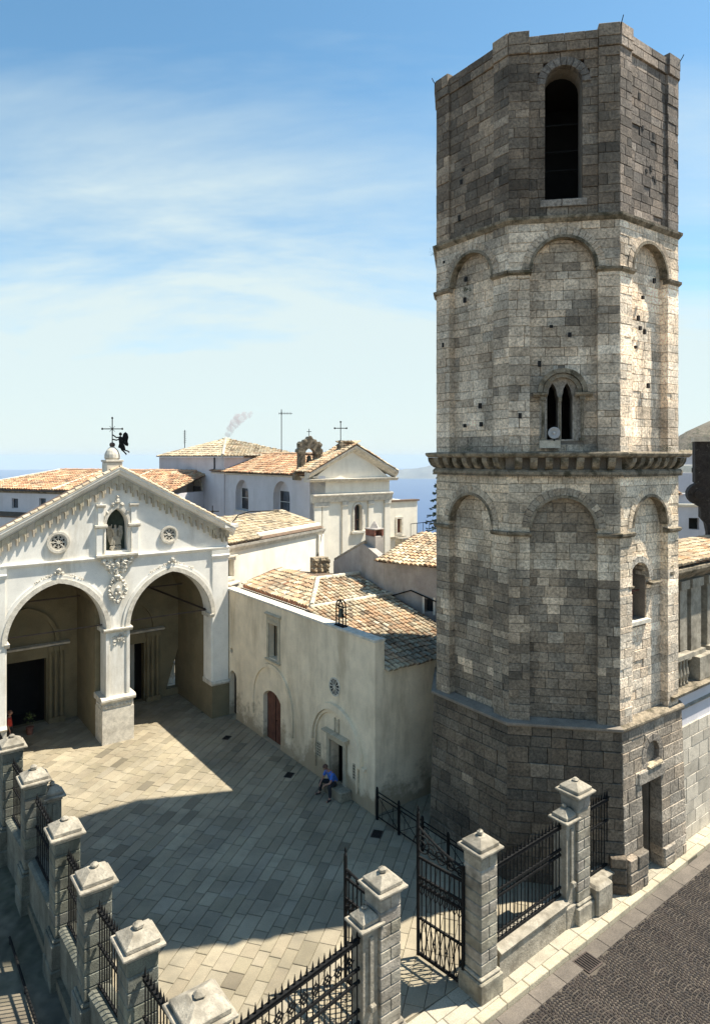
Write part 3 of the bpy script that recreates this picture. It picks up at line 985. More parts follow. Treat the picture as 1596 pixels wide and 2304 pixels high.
# low street window: reveal lining, impost ledges
m = M()
for s0, s1 in ((-1.16, -.88), (.12, .70)):
    band(F0, s0, s1, [(-.2, 8.93), (-.04, 8.93), (.0, 8.97), (.0, 9.01), (-.2, 9.03)], m=m)
m.build('window_impost', 'moss_stone', tower)
m = M(); m.fbox(F0, -1.0, .2, -.5, -.10, 7.74, 7.855); m.build('window_sill', 'carved_stone', tower)
m = M(); m.fbox(F0, -.30, -.26, -.5, -.45, 7.86, 9.6); m.fbox(F0, -.9, .1, -.5, -.45, 8.7, 8.74); m.build('window_frame', 'brown_wood', tower)
# filled oval over the door, belfry beams
m = M(); m.prism(F0, OVAL, -.3, -.02, (.30, .265, .22)); m.build('blind_oval', 'tower_stone', tower)
for z in (22.15, 22.75, 23.6):
    m = M(); m.tube(F.p(-.6, -.9, z), F.p(.6, -.9, z), .03, .03, 6); m.build('beam', 'iron', tower)
# lightning points on the corners
for kk in (-3, -1, 0):
    a = A0 + kk * pi / 4 + pi / 8
    p = (TC[0] + R8 * cos(a), TC[1] + R8 * sin(a))
    m = M(); m.path([(p[0], p[1], 26.0), (p[0] + .12 * cos(a), p[1] + .12 * sin(a), 26.18), (p[0] + .16 * cos(a), p[1] + .16 * sin(a), 26.26)], .014, 5)
    m.build('lightning_rod', 'iron', tower)
# putlog holes
m = M()
rr = random.Random(3)
HOL = [(0, s, z) for s, z in ((-.2, 18.0), (-.45, 17.3), (-.35, 17.0), (-.1, 16.9), (.1, 15.2), (-.6, 16.4), (.3, 21.9), (.15, 22.1), (-.1, 22.0), (.4, 21.8), (-.5, 24.2), (-.3, 23.3), (.3, 23.2), (.9, 22.0), (.45, 18.6))] + \
      [(-2, s, z) for s, z in ((-.4, 22.6), (-.5, 22.2), (-.6, 21.0), (-.35, 18.9), (-.4, 18.2), (-1.3, 16.8), (-1.25, 19.7), (.3, 14.6), (.35, 14.0), (-.4, 14.0))] + \
      [(-1, s, z) for s, z in ((-.35, 17.0), (-.7, 15.8), (.2, 16.7), (-1.3, 14.2))]
for kk, s, z in HOL:
    Fk = tface(kk); d = -.08 if z > 20.4 else -.125
    if abs(s) > 1.02: d = .0
    m.fbox(Fk, s - .05, s + .05, d - .05, d + .013, z, z + rr.uniform(.08, .2))
m.build('putlog_hole', 'black_void', tower, kind='stuff')
# loudspeaker on the window sill
hp = F.p(-.29, .06, 13.74)
horn = thing('loudspeaker', 'round grey horn loudspeaker in the twin window of the tower', 'loudspeaker', hp)
m = M(); m.lathe(hp, [(.04, -.28), (.05, -.12), (.09, -.04), (.17, .03), (.185, .04), (.17, .045), (.08, -.01), (.03, -.02)], 16, axis=(F.n[0], F.n[1], 0)); m.build('horn', 'grey_horn', horn, smooth=True)
m = M(); m.lathe(hp, [(.035, -.03), (.04, .02), (.015, .04)], 10, axis=(F.n[0], F.n[1], 0)); m.build('driver', 'frame_white', horn)
m = M(); m.tube((hp[0], hp[1], 13.5), F.p(-.29, -.02, 13.62), .02); m.build('bracket', 'iron', horn)
# weeds on the ledges
for lab, kk, s, d, z, r in (('small weed tuft rooted under the belfry string course', -2, -1.62, .12, 20.1, .13), ('brown dry weed on the left tower face below the blind arch', -2, -.25, -.06, 18.55, .18),
                        ('green moss tuft on the corbel cornice at the street side', 0, .55, .25, 13.25, .13), ('green moss tufts on the corbel cornice at the chapel side', -2, .1, .2, 13.25, .14)):
    Fk = tface(kk); p = Fk.p(s, d, z)
    e = thing('weed', lab, 'weed', p)
    m = M()
    for i in range(70):
        q = (p[0] + random.gauss(0, r * .6), p[1] + random.gauss(0, r * .6), p[2] + abs(random.gauss(0, r * .6)) - .04)
        t = Vector((random.gauss(0, 1), random.gauss(0, 1), random.gauss(.6, 1))).normalized() * r * .4
        sd = Vector((random.gauss(0, 1), random.gauss(0, 1), random.gauss(0, 1))).normalized() * r * .08
        m.poly([tuple(Vector(q) - sd), tuple(Vector(q) + sd), tuple(Vector(q) + t)], jit(.4))
    m.build('leaves', 'weed', e, kind='stuff')
# ------------------------------------------------------------------ roof tiles
TILECOL = [(.56, .45, .29), (.58, .48, .32), (.52, .40, .25), (.54, .34, .19), (.48, .32, .19), (.44, .35, .23), (.60, .51, .36), (.38, .29, .19), (.53, .43, .28)]
ORANGE = [(.50, .27, .14), (.54, .32, .17), (.48, .25, .13), (.52, .36, .21), (.44, .24, .13), (.56, .41, .26), (.34, .2, .12)]
def tile_pts(w=.105, w2_=.085, L=.42, n=5):
    """one curved cover tile lying along +y (upslope), as (x, y, z)"""
    v = []; f = []
    for y, r, lift in ((0, w, .028), (L, w2_, .0)):
        for i in range(n + 1):
            t = pi * i / n
            v.append((r * cos(t), y, r * .82 * sin(t) + lift))
    for i in range(n):
        f.append([i, i + 1, n + 2 + i, n + 1 + i])
    f.append(list(range(n, -1, -1)))
    # lip showing the tile's thickness
    return v, f
TV, TF = tile_pts()
TVAR = {}
def tile_variant(col, key):
    if key not in TVAR:
        m = M(); b = 0
        m.v = list(TV)
        for f in TF: m.face(f, col if len(f) == 4 else mulc(col, .55))
        TVAR[key] = m.mesh('tile', 'tile')
    return TVAR[key]
def tile_roof(parent, o, e, r, inside, amax, bmax, cols=TILECOL, sx=.225, sy=.33, limit=300, scale=1.0, dark=None):
    """cover tiles in rows on a sloping plane; o eave corner, e along the eave, r up the slope (unit, u v z)"""
    o = Vector(o); e = Vector(e).normalized(); r = Vector(r).normalized(); n = e.cross(r).normalized()
    if n.z < 0: n = -n
    items = []
    a = sx / 2
    while a < amax:
        b = -.04
        aj = random.uniform(-.012, .012)
        while b < bmax:
            bb = b + random.uniform(-.025, .025)
            if inside(a, b + sy / 2):
                P0_ = o + e * a + r * bb
                nq = noise.noise(Vector((P0_[0] * .9, P0_[1] * .9, P0_[2] + 3)))
                c = cols[int(max(0, min(.999, .5 + nq * .55 + random.uniform(-.28, .28))) * len(cols))]
                k = random.uniform(.82, 1.05) * (1 + .35 * noise.noise(Vector((P0_[0] * .5, P0_[1] * .5, 9))))
                if random.random() < .09: k *= .5
                P = o + e * (a + aj + random.uniform(-.012, .012)) + r * bb + n * (.05 * noise.noise(Vector((P0_[0] * .8, P0_[1] * .8, 1.5))) + random.uniform(-.006, .008))
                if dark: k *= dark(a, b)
                items.append((P, c, k, random.uniform(-.05, .05), random.uniform(-.015, .02)))
            b += sy
        a += sx
    items = [(score(tuple(i[0]), .07), i) for i in items]
    items.sort(key=lambda x: -x[0])
    rest = M()
    E0 = Vector((1, 0, 0))
    for j, (sc, (P, c, k, tw, ti)) in enumerate(items):
        ee = (e * cos(tw) + r * sin(tw)).normalized(); rr = n.cross(ee) if n.cross(ee).dot(r) > 0 else -n.cross(ee)
        rr = (rr + n * ti).normalized(); nn = ee.cross(rr)
        if nn.z < 0: ee = -ee; nn = ee.cross(rr)
        if j < limit:
            ci = cols.index(c); kq = round(k * 4) / 4
            me = tile_variant(mulc(c, kq), (id(cols), ci, kq))
            R = Matrix((ee, rr, nn)).transposed()
            place('roof_tile', me, parent, tuple(P), rot=R.to_euler(), sc=(scale, scale, scale))
        else:
            b0 = len(rest.v)
            for x, y, z in TV:
                q = P + ee * (x * scale) + rr * (y * scale) + nn * (z * scale)
                rest.v.append(tuple(q))
            for f in TF: rest.face([b0 + q for q in f], mulc(c, k * (1 if len(f) == 4 else .5)))
    rest.build('roof_tile', 'tile', parent, kind='stuff')
def ridge_row(parent, a, b, name='ridge_tile', r=.12, col=(.62, .56, .44)):
    a = Vector(a); b = Vector(b); L = (b - a).length; n = max(1, int(L / .36))
    m = M()
    for i in range(n):
        p, q = a.lerp(b, i / n), a.lerp(b, (i + 1.12) / n)
        m.tube(tuple(p), tuple(q), r, r * .86, 8, mulc(col, random.uniform(.8, 1.12)))
    return m.build(name, 'tile', parent, kind='stuff')

# ------------------------------------------------------------------ portico with two arches
po = thing('church_portico', 'white gabled church porch front with two pointed arches', 'church porch', (9.43, 30.95, 0))
FP = Fr((9.43, 30.95), -pi / 2)
SP, RI, HA, CA = 5.15, 2.38, 2.02, 2.545
def slope_z(s, z0=12.42): return z0 - .541 * abs(s)
E_ = 5.47
aR = pointed(CA, SP, HA, RI); aL = pointed(-CA, SP, HA, RI)
out = [(-E_, 0), (-CA - HA, 0)] + list(reversed(aL)) + [(-CA + HA, 0), (CA - HA, 0)] + list(reversed(aR)) + [(CA + HA, 0), (E_, 0), (E_, slope_z(E_)), (0, slope_z(0)), (-E_, slope_z(E_))]
NICHE = [(-.53, 8.72), (.45, 8.72)] + pointed(-.04, 9.85, .49, .80, 6)
m = M(); m.prism(FP, out, -.9, 0, holes=[NICHE]); m.build('front_wall', 'white_plaster', po)
m = M(); m.prism(FP, [(-.7, 8.5), (.6, 8.5), (.6, 10.9), (-.7, 10.9)], -.62, -.5); m.build('niche_back', 'niche_paint', po)
# raking cornice
for sg in (-1, 1):
    m = M(); prof = [(-.2, -.30), (.06, -.30), (.10, -.22), (.22, -.16), (.26, -.05), (.34, .0), (.34, .10), (-.2, .10)]
    b = len(m.v); n = len(prof); s1 = sg * (E_ + .28)
    for s in (0, s1):
        for d, z in prof: m.v.append(FP.p(s, d, slope_z(s) + z))
    for i in range(n):
        j = (i + 1) % n; m.face([b + i, b + n + i, b + n + j, b + j])
    m.face([b + n + i for i in range(n)])
    m.build('raking_cornice', 'white_plaster', po)
    # arcaded frieze, every little arch by itself
    N = 17
    for i in range(N):
        sa, sb = sg * (5.42 * i / N), sg * (5.42 * (i + 1) / N)
        if sa > sb: sa, sb = sb, sa
        c = (sa + sb) / 2; w = sb - sa
        zt = lambda s: slope_z(s) - .30
        zb = slope_z(c) - .80
        if abs(c) < .25: zb -= .02
        r = .088
        pts = [(sa + .006, zt(sa) + .02), (sa + .006, zb - .02)] + [(c - r, zb - .02)] + [(c + r * cos(t), zb + .20 + r * sin(t)) for t in [pi - pi * k / 6 for k in range(7)]] + [(c + r, zb - .02), (sb - .006, zb - .02), (sb - .006, zt(sb) + .02)]
        mm = M(); mm.prism(FP, pts, -.02, .15, jit(.08)); mm.build('frieze_arch', 'frieze_stone', po)
# roof planes behind the gable wall and one course of tiles along each rake
for sg in (-1, 1):
    m = M()
    z = lambda s: slope_z(s) - .62
    a, b = FP.p(0, -.88, z(0)), FP.p(sg * (E_ + .3), -.88, z(E_ + .3))
    c, d = FP.p(sg * (E_ + .3), -5.2, z(E_ + .3)), FP.p(0, -5.2, z(0))
    m.poly([a, b, c, d] if sg < 0 else [b, a, d, c]); m.build('roof_slab', 'tile_bed', po)
    m = M(); bb = len(m.v)
    for s in (0, sg * (E_ + .3)):
        for d_, dz in ((.36, .10), (.36, .13), (-.3, .16), (-.5, .10)): m.v.append(FP.p(s, d_, slope_z(s) + dz))
    for i in range(4): m.face([bb + i, bb + 4 + i, bb + 4 + (i + 1) % 4, bb + (i + 1) % 4])
    m.build('rake_coping', 'carved_stone', po)
    ang = math.atan(.541)
    n_ = 19 if sg < 0 else 21
    for i in range(n_):
        s = sg * (E_ + .28 - (E_ + .2) * i / n_)
        me = tile_variant(mulc(random.choice([(.62, .52, .36), (.56, .46, .32), (.66, .57, .42), (.5, .38, .25)]), random.uniform(.85, 1.05)), ('rake', sg, i))
        r_ = Vector((-sg * cos(ang), 0, sin(ang))); n0 = Vector((sg * sin(ang), 0, cos(ang))); e_ = r_.cross(n0)
        place('roof_tile', me, po, FP.p(s, .18, slope_z(s) + .145), rot=Matrix((e_, r_, n0)).transposed().to_euler(), sc=(1.5, .95, 1.0))
m = M(); m.fbox(FP, E_ - .3, E_ + .42, -.9, .34, 9.46, 9.62); m.build('shoulder_cornice', 'white_plaster', po)
for i in range(3):
    s0 = 4.62 + i * .29; c = s0 + .145; r = .088
    pts = [(s0 + .005, 9.46), (s0 + .005, 8.96), (c - r, 8.96)] + [(c + r * cos(t), 9.16 + r * sin(t)) for t in [pi - pi * k / 6 for k in range(7)]] + [(c + r, 8.96), (s0 + .285, 8.96), (s0 + .285, 9.46)]
    mm = M(); mm.prism(FP, pts, -.02, .15); mm.build('frieze_arch', 'frieze_stone', po)
# string course and sill under the niche
SC = [(-.1, 8.34), (.05, 8.34), (.09, 8.40), (.13, 8.45), (.13, 8.49), (-.1, 8.53)]
m = band(FP, -E_, -1.0, SC); band(FP, .85, E_ + .05, SC, m=m); m.build('string_course', 'white_plaster', po)
m = band(FP, -1.0, .85, [(-.1, 8.36), (.15, 8.36), (.22, 8.46), (.28, 8.52), (.28, 8.60), (-.1, 8.64)]); m.build('niche_sill', 'carved_stone', po)
# aedicule round the niche
for s0, s1 in ((-.98, -.58), (.50, .90)):
    m = M(); m.fbox(FP, s0, s1, -.05, .14, 8.62, 9.78); m.build('pilaster', 'white_plaster', po)
    m = band(FP, s0 - .07, s1 + .07, [(-.05, 9.78), (.16, 9.78), (.23, 9.86), (.23, 9.94), (-.05, 9.96)]); m.build('capital', 'carved_stone', po)
    m = M(); m.fbox(FP, s0 + .08, s1 - .08, -.05, .10, 9.96, 10.72); m.build('pilaster', 'white_plaster', po)
    m = band(FP, s0 - .0, s1 + .0, [(-.05, 10.72), (.12, 10.72), (.18, 10.80), (.18, 10.86), (-.05, 10.88)]); m.build('capital', 'carved_stone', po)
for s in (-.66, .56):
    m = M(); m.tube(FP.p(s, .12, 8.66), FP.p(s, .12, 9.76), .055, .05, 8); m.build('colonnette', 'carved_stone', po)
m = M()
I_, O_ = pointed(-.04, 9.9, .49, .80, 8), pointed(-.04, 9.9, .62, .97, 8)
for i in range(len(I_) - 1): m.prism(FP, [I_[i], O_[i], O_[i + 1], I_[i + 1]], -.1, .08)
m.build('niche_archivolt', 'carved_stone', po)
m = M()
for x, z, r in ((-.04, 11.0, .13), (-.25, 10.85, .09), (.17, 10.85, .09), (-.04, 11.2, .09), (-.5, 10.5, .07), (.42, 10.5, .07)):
    m.blob(FP.p(x, .08, z), r, amp=.6, sc=(1, .6, 1))
m.build('crest', 'carved_stone', po, kind='stuff')
# archivolts of the two big arches, with carved crests
for sg in (-1, 1):
    c = sg * CA
    for r0, r1, d, mt in ((0, .20, .09, 'carved_stone'), (.20, .34, .05, 'white_plaster')):
        A = pointed(c, SP, HA + r0, RI + r0 * 1.05, 14); B = pointed(c, SP, HA + r1, RI + r1 * 1.05, 14)
        m = M()
        for i in range(len(A) - 1): m.prism(FP, [A[i], B[i], B[i + 1], A[i + 1]], -.12 if r0 == 0 else -.05, d)
        m.build('archivolt', mt, po)
    m = M()
    L = pointed(c, SP, HA + .40, RI + .44, 40)
    for i in range(29, 52):
        if random.random() < .7: m.blob(FP.p(L[i][0], .05, L[i][1] + random.uniform(-.03, .02)), random.uniform(.03, .05), amp=.7, sc=(1, .6, 1))
    m.blob(FP.p(c, .10, SP + RI + .56), .10, amp=.5); m.blob(FP.p(c - .15, .06, SP + RI + .44), .065, amp=.5); m.blob(FP.p(c + .15, .06, SP + RI + .44), .065, amp=.5)
    m.build('crest', 'carved_stone', po, kind='stuff')
# rose windows
for c, z, R in ((-2.56, 9.30, .47), (2.40, 9.30, .43)):
    m = M()
    for r0, r1, d in ((R * .78, R, .10), (R * .64, R * .78, .05)):
        A, B = circle(c, z, r0, 24), circle(c, z, r1, 24)
        for i in range(24):
            j = (i + 1) % 24; m.prism(FP, [A[i], B[i], B[j], A[j]], -.02, d)
    rw = m.build('rose_window', 'carved_stone', po)
    m = M(); m.prism(FP, circle(c, z, R * .66, 20), -.02, .012); m.build('pane', 'black_void', rw)
    m = M()
    m.prism(FP, circle(c, z, R * .16, 10), 0, .06)
    for k in range(8):
        t = k * pi / 4
        m.tube(FP.p(c + R * .12 * cos(t), .03, z + R * .12 * sin(t)), FP.p(c + R * .66 * cos(t), .03, z + R * .66 * sin(t)), .018, .024, 5)
        t += pi / 8
        q = [FP.p(c + R * .50 * cos(t) + .066 * R * 2 * cos(x), .03, z + R * .50 * sin(t) + .066 * R * 2 * sin(x)) for x in [2 * pi * k2 / 8 for k2 in range(9)]]
        m.path(q, .014, 4)
    m.build('tracery', 'carved_stone', rw)
# coat of arms and its bracket between the arches
m = M()
for z, hw, d in ((8.30, .72, .22), (8.15, .58, .2), (8.0, .44, .16), (7.85, .30, .12)):
    for i in range(5): m.blob(FP.p(-.05 + hw * (i - 2) / 2.3, d * .6, z), .13, amp=.7, sc=(1.1, .8, 1))
m.build('bracket', 'carved_stone', po)
m = M()
m.prism(FP, [(-.06 + .30 * cos(t) * (1 if sin(t) > 0 else 1 - .35 * abs(sin(t))), 6.95 + .42 * sin(t)) for t in [2 * pi * k / 18 for k in range(18)]], -.02, .16)
coa = m.build('coat_of_arms', 'carved_stone', po)
m = M()
for k in range(16):
    t = 2 * pi * k / 16
    m.blob(FP.p(-.06 + .36 * cos(t), .12, 6.95 + .50 * sin(t)), random.uniform(.06, .11), amp=.7, sc=(1, .8, 1))
for x, z, r in ((-.06, 7.55, .16), (-.22, 7.45, .1), (.1, 7.45, .1), (-.06, 7.72, .09), (-.06, 6.42, .1), (-.3, 6.6, .1), (.18, 6.6, .1)): m.blob(FP.p(x, .10, z), r, amp=.6)
m.blob(FP.p(-.06, .17, 7.0), .12, amp=.5, sc=(1, .5, 1.4)); m.blob(FP.p(-.14, .17, 6.8), .07, amp=.5); m.blob(FP.p(.03, .17, 6.8), .07, amp=.5)
m.build('carving', 'carved_stone', coa)
# centre pier
m = M()
m.fbox(FP, -.72, .70, -1.02, .10, 0, 1.55); m.build('pier_plinth', 'carved_stone', po)
m = band(FP, -.78, .76, [(-1.05, 1.88), (.14, 1.88), (.20, 1.96), (.20, 2.04), (.10, 2.12), (-1.05, 2.12)]); m.build('pier_base_moulding', 'carved_stone', po)
m = M(); m.fbox(FP, -.70, .68, -1.0, .07, 1.552, 1.88)
for i in range(7): m.blob(FP.p(-.55 + i * .18, .08, 1.70), .085, amp=.7, sc=(1, .6, 1))
for i in range(4): m.blob((FP.p(-.71, -.2 - i * .18, 1.70)), .085, amp=.7, sc=(.6, 1, 1))
m.build('carved_panel', 'carved_stone', po)
m = band(FP, -.66, .64, [(-.95, 5.02), (.06, 5.02), (.12, 5.10), (.16, 5.14), (.16, 5.20), (-.95, 5.24)]); m.build('pier_capital', 'carved_stone', po)
m = M(); m.fbox(FP, -.545, -.40, -.02, .05, 2.13, 5.02); m.fbox(FP, .38, .525, -.02, .05, 2.13, 5.02); m.build('pier_border', 'white_plaster', po)
m = M()
for i in range(26): m.blob(FP.p(random.gauss(0, .16), .03, 4.72 + random.gauss(0, .13)), random.uniform(.03, .07), amp=.7, sc=(1, .7, 1))
m.build('carved_garland', 'carved_stone', po)
# end piers: pilasters, capitals, plinths
for s0, s1, sx in ((CA + HA + .06, E_, 1), (-E_, -CA - HA - .06, -1)):
    m = M(); m.fbox(FP, s0, s1, -.02, .06, 1.72, 7.95); m.build('pilaster', 'white_plaster', po)
    m = M(); m.fbox(FP, s0 - .07, s1 + .04, -.92, .12, 0, 1.62); m.build('plinth', 'olive_plaster' if sx > 0 else 'carved_stone', po)
    m = band(FP, s0 - .10, s1 + .05, [(-.92, 1.62), (.15, 1.62), (.19, 1.70), (.12, 1.80), (-.92, 1.84)]); m.build('plinth_moulding', 'carved_stone', po)
    m = band(FP, s0 - .06, s1 + .05, [(-.1, 7.95), (.10, 7.95), (.14, 8.08), (.10, 8.14), (.12, 8.34), (-.1, 8.34)]); m.build('pilaster_capital', 'white_plaster', po)
    si0, si1 = (CA + HA - .10, CA + HA + .10) if sx > 0 else (-CA - HA - .10, -CA - HA + .10)
    m = band(FP, si0, si1, [(-.9, 5.02), (.05, 5.02), (.12, 5.12), (.14, 5.2), (-.9, 5.24)]); m.build('arch_impost', 'carved_stone', po)
# interior: side walls, dividing wall, back wall with two portals, vaults, floor
DEP = -4.3
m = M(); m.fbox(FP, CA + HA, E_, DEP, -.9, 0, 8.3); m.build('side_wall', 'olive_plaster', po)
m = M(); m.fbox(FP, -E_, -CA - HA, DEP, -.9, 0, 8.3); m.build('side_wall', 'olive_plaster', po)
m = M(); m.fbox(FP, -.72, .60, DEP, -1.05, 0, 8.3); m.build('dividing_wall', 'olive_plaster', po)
LD = [(-3.95, 0), (-2.15, 0), (-2.15, 3.2), (-3.95, 3.2)]
RD = [(.95, 0), (2.68, 0), (2.68, 3.15), (.95, 3.15)]
TRI = [(3.88, .36), (4.56, .36), (4.56, 2.5)]
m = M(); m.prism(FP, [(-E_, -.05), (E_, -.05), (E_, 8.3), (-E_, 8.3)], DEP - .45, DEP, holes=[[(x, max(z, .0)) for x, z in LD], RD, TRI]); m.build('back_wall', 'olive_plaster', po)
for sg in (-1, 1):
    A = pointed(sg * (CA + .02), SP + .1, HA + .0, RI + .25, 10)
    m = M()
    for i in range(len(A) - 1): m.poly([FP.p(A[i][0], -.9, A[i][1]), FP.p(A[i + 1][0], -.9, A[i + 1][1]), FP.p(A[i + 1][0], DEP, A[i + 1][1]), FP.p(A[i][0], DEP, A[i][1])])
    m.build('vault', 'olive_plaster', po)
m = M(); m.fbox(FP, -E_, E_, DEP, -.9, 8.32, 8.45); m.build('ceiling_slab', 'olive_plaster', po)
for nm, D_, tx in (('left', LD, -3.05), ('right', RD, 1.82)):
    s0, s1, zt = D_[0][0], D_[1][0], D_[2][1]
    m = M(); m.fbox(FP, s0 - .01, s1 + .01, DEP - 2.2, DEP - 2.1, -.05, zt + .1); m.fbox(FP, s0 - .12, s0 - .02, DEP - 2.2, DEP - .46, -.05, zt + .1); m.fbox(FP, s1 + .02, s1 + .12, DEP - 2.2, DEP - .46, -.05, zt + .1)
    m.fbox(FP, s0 - .12, s1 + .12, DEP - 2.2, DEP - .46, zt + .01, zt + .1); m.fbox(FP, s0 - .12, s1 + .12, DEP - 2.2, DEP - .2, -.1, -.03)
    m.build('doorway', 'black_void', po)  # near-black box behind the door, its shade put into the colour
    m = M(); m.fbox(FP, s0 - .55, s1 + .55, DEP - .02, DEP + .14, zt + .002, zt + .55); m.build('lintel', 'olive_plaster', po)
    m = band(FP, s0 - 1.05, s1 + 1.05, [(DEP - .02, zt + .55), (DEP + .20, zt + .55), (DEP + .27, zt + .66), (DEP - .02, zt + .70)]); m.build('lintel_cornice', 'carved_stone', po)
    for k in range(3):
        for sg in (-1, 1):
            s = (s0 if sg < 0 else s1) + sg * (.16 + .26 * k)
            m = M(); m.tube(FP.p(s, DEP + .16 - .02 * k, .25), FP.p(s, DEP + .16 - .02 * k, zt + .30), .09, .085, 8)
            m.fbox(FP, s - .12, s + .12, DEP - .02, DEP + .30, 0, .25); m.fbox(FP, s - .12, s + .12, DEP - .02, DEP + .29, zt + .30, zt + .54)
            m.build('column', 'olive_plaster', po)
    m = M()
    A = pointed(tx, zt + .75, 1.30, 1.55, 10); B = pointed(tx, zt + .75, 1.48, 1.78, 10)
    for i in range(len(A) - 1): m.prism(FP, [A[i], B[i], B[i + 1], A[i + 1]], DEP - .02, DEP + .16)
    m.build('portal_arch', 'olive_plaster', po)
for sg, mt in ((-1, 'iron'), (1, 'iron')):
    for d, z in ((-.55, 5.30), (-2.6, 6.35)):
        m = M(); h = HA + .05 if z < 6 else 1.55
        m.tube(FP.p(sg * CA - h, d, z), FP.p(sg * CA + h, d, z), .03 if z < 6 else .04, None, 6, (1, 1, 1)); m.build('tie_rod', 'rust_iron', po)
m = M(); m.tube(FP.p(CA + HA - .05, -.6, 5.32), FP.p(CA - .1, -3.6, 6.3), .05); m.build('tie_beam', 'dark_wood', po)
# sunlit yard and balusters glimpsed through the corner opening
yd = thing('stair_balustrade', 'pale stone stair balusters glimpsed through the sunlit corner opening of the porch', 'balustrade', FP.p(4.2, DEP - 1.0, .3))
for i in range(6):
    p = FP.p(3.5 + i * .22, DEP - .85, .42)
    m = M(); m.lathe(p, [(.06, 0), (.06, .08), (.04, .14), (.075, .38), (.05, .6), (.035, .8), (.06, .88), (.06, .95)], 8); m.build('baluster', 'warm_white', yd)
m = M(); m.fbox(FP, 3.2, 5.2, DEP - 1.0, DEP - .7, 1.37, 1.5); m.build('handrail', 'warm_white', yd)
m = M(); m.fbox(FP, 2.9, 6.5, DEP - 1.6, DEP - .46, -.05, .42); m.build('base', 'warm_white', yd)
yw = M(); yw.fbox(FP, 2.5, 5.0, DEP - 1.9, DEP - 1.65, 0, 4.2)
yw = yw.build('yard_wall', 'warm_white'); yw['label'] = 'pale sunlit yard wall behind the balusters at the back of the porch'; yw['category'] = 'wall'
# small things inside the porch, in shade
FIGS = []
# finial, cross and weathervane
fin = thing('roof_finial', 'stone dome finial with iron cross and winged angel vane on the porch gable', 'finial', (9.28, 31.3, 12.4))
m = M(); m.cbox((9.28, 31.3), .36, .36, 12.30, 12.78, .03); m.cbox((9.28, 31.3), .40, .40, 12.78, 12.88, .02)
m.lathe((9.28, 31.3, 12.88), [(.30, 0), (.36, .08), (.34, .25), (.27, .42), (.16, .54), (.07, .60)], 14); m.build('dome', 'carved_stone', fin, smooth=False)
m = M(); m.lathe((9.28, 31.3, 13.5), [(.05, -.05), (.11, 0), (.13, .07), (.11, .14), (.04, .18)], 12); m.build('ball', 'rust_iron', fin)
m = M()
cr = lambda s, z: (9.28 + s * cos(radians(-36.5)), 31.3 + s * sin(radians(-36.5)), z)
m.tube(cr(0, 13.6), cr(0, 14.78), .022); m.tube(cr(-.45, 14.30), cr(.45, 14.30), .022)
for s, z in ((-.46, 14.30), (.46, 14.30), (0, 14.8), (0, 14.30)): m.lathe(cr(s, z - .05), [(.01, 0), (.045, .03), (.05, .06), (.01, .11)], 8)
for t in (pi / 4, 3 * pi / 4, 5 * pi / 4, 7 * pi / 4): m.tube(cr(.03 * cos(t), 14.3 + .03 * sin(t)), cr(.17 * cos(t), 14.3 + .17 * sin(t)), .010)
m.build('cross', 'iron', fin)
Fv = Fr((9.28, 31.3), radians(-126.5))
m = M()
m.prism(Fv, [(.36, 13.98), (.30, 13.86), (.33, 13.62), (.28, 13.45), (.38, 13.40), (.47, 13.30), (.60, 13.36), (.56, 13.52), (.47, 13.72), (.46, 13.92)], -.05, .05)
m.prism(Fv, [(.43, 13.78), (.50, 14.08), (.60, 14.16), (.70, 14.08), (.74, 13.92), (.70, 13.74), (.72, 13.62), (.62, 13.66), (.55, 13.72)], -.03, .0)
m.prism(Fv, [(.45, 13.74), (.58, 13.76), (.76, 13.62), (.72, 13.50), (.60, 13.54)], .01, .04)
m.lathe(Fv.p(.38, 0, 13.98), [(.02, 0), (.065, .04), (.075, .09), (.05, .14), (.01, .16)], 9)
m.path([Fv.p(.36, .03, 13.92), Fv.p(.20, .03, 13.90), Fv.p(.03, .0, 14.02)], .03, 6); m.path([Fv.p(.35, -.03, 13.84), Fv.p(.18, -.03, 13.78), Fv.p(.03, 0, 13.82)], .03, 6)
m.path([Fv.p(.42, .02, 13.36), Fv.p(.56, .02, 13.24), Fv.p(.66, .02, 13.12)], .032, 6); m.path([Fv.p(.52, -.02, 13.34), Fv.p(.70, -.02, 13.28), Fv.p(.78, -.02, 13.22)], .032, 6)
m.build('angel', 'iron', fin)
crx = thing('roof_cross', 'small iron cross standing on the right shoulder of the porch roof', 'cross', (14.55, 32.0, 9.6))
m = M(); m.tube((14.55, 32.0, 9.6), (14.55, 32.0, 10.5), .025); m.tube((14.28, 32.2, 10.2), (14.82, 31.8, 10.2), .025); m.blob((14.55, 32, 10.2), .06, amp=.2); m.build('cross', 'iron', crx)

# ------------------------------------------------------------------ chapel along the piazza
ch = thing('chapel', 'low beige plastered chapel with arched doors and tiled hip roof beside the tower', 'chapel', (14.95, 25.0, 0))
FH = Fr((14.95, 25.0), pi)
V = lambda v: 25.0 - v
def segtop(s0, s1, z0, zs, rise, n=8):
    c, h = (s0 + s1) / 2, (s1 - s0) / 2
    R = (h * h + rise * rise) / (2 * rise); a = math.asin(h / R)
    return [(s0, z0), (s1, z0)] + [(c + R * sin(a - 2 * a * i / n), zs + R * cos(a - 2 * a * i / n) - (R - rise)) for i in range(n + 1)]
hD1 = segtop(V(30.85), V(30.08), .0, 2.0, .3); hD2 = segtop(V(27.33), V(25.74), .0, 2.02, .36)
hW = [(V(26.78), 3.88), (V(25.96), 3.88), (V(25.96), 5.42), (V(26.78), 5.42)]
hP = [(V(21.83), .06), (V(20.90), .06), (V(20.90), 1.84), (V(21.83), 1.84)]
hR = circle(V(30.6), 3.29, .14, 12)
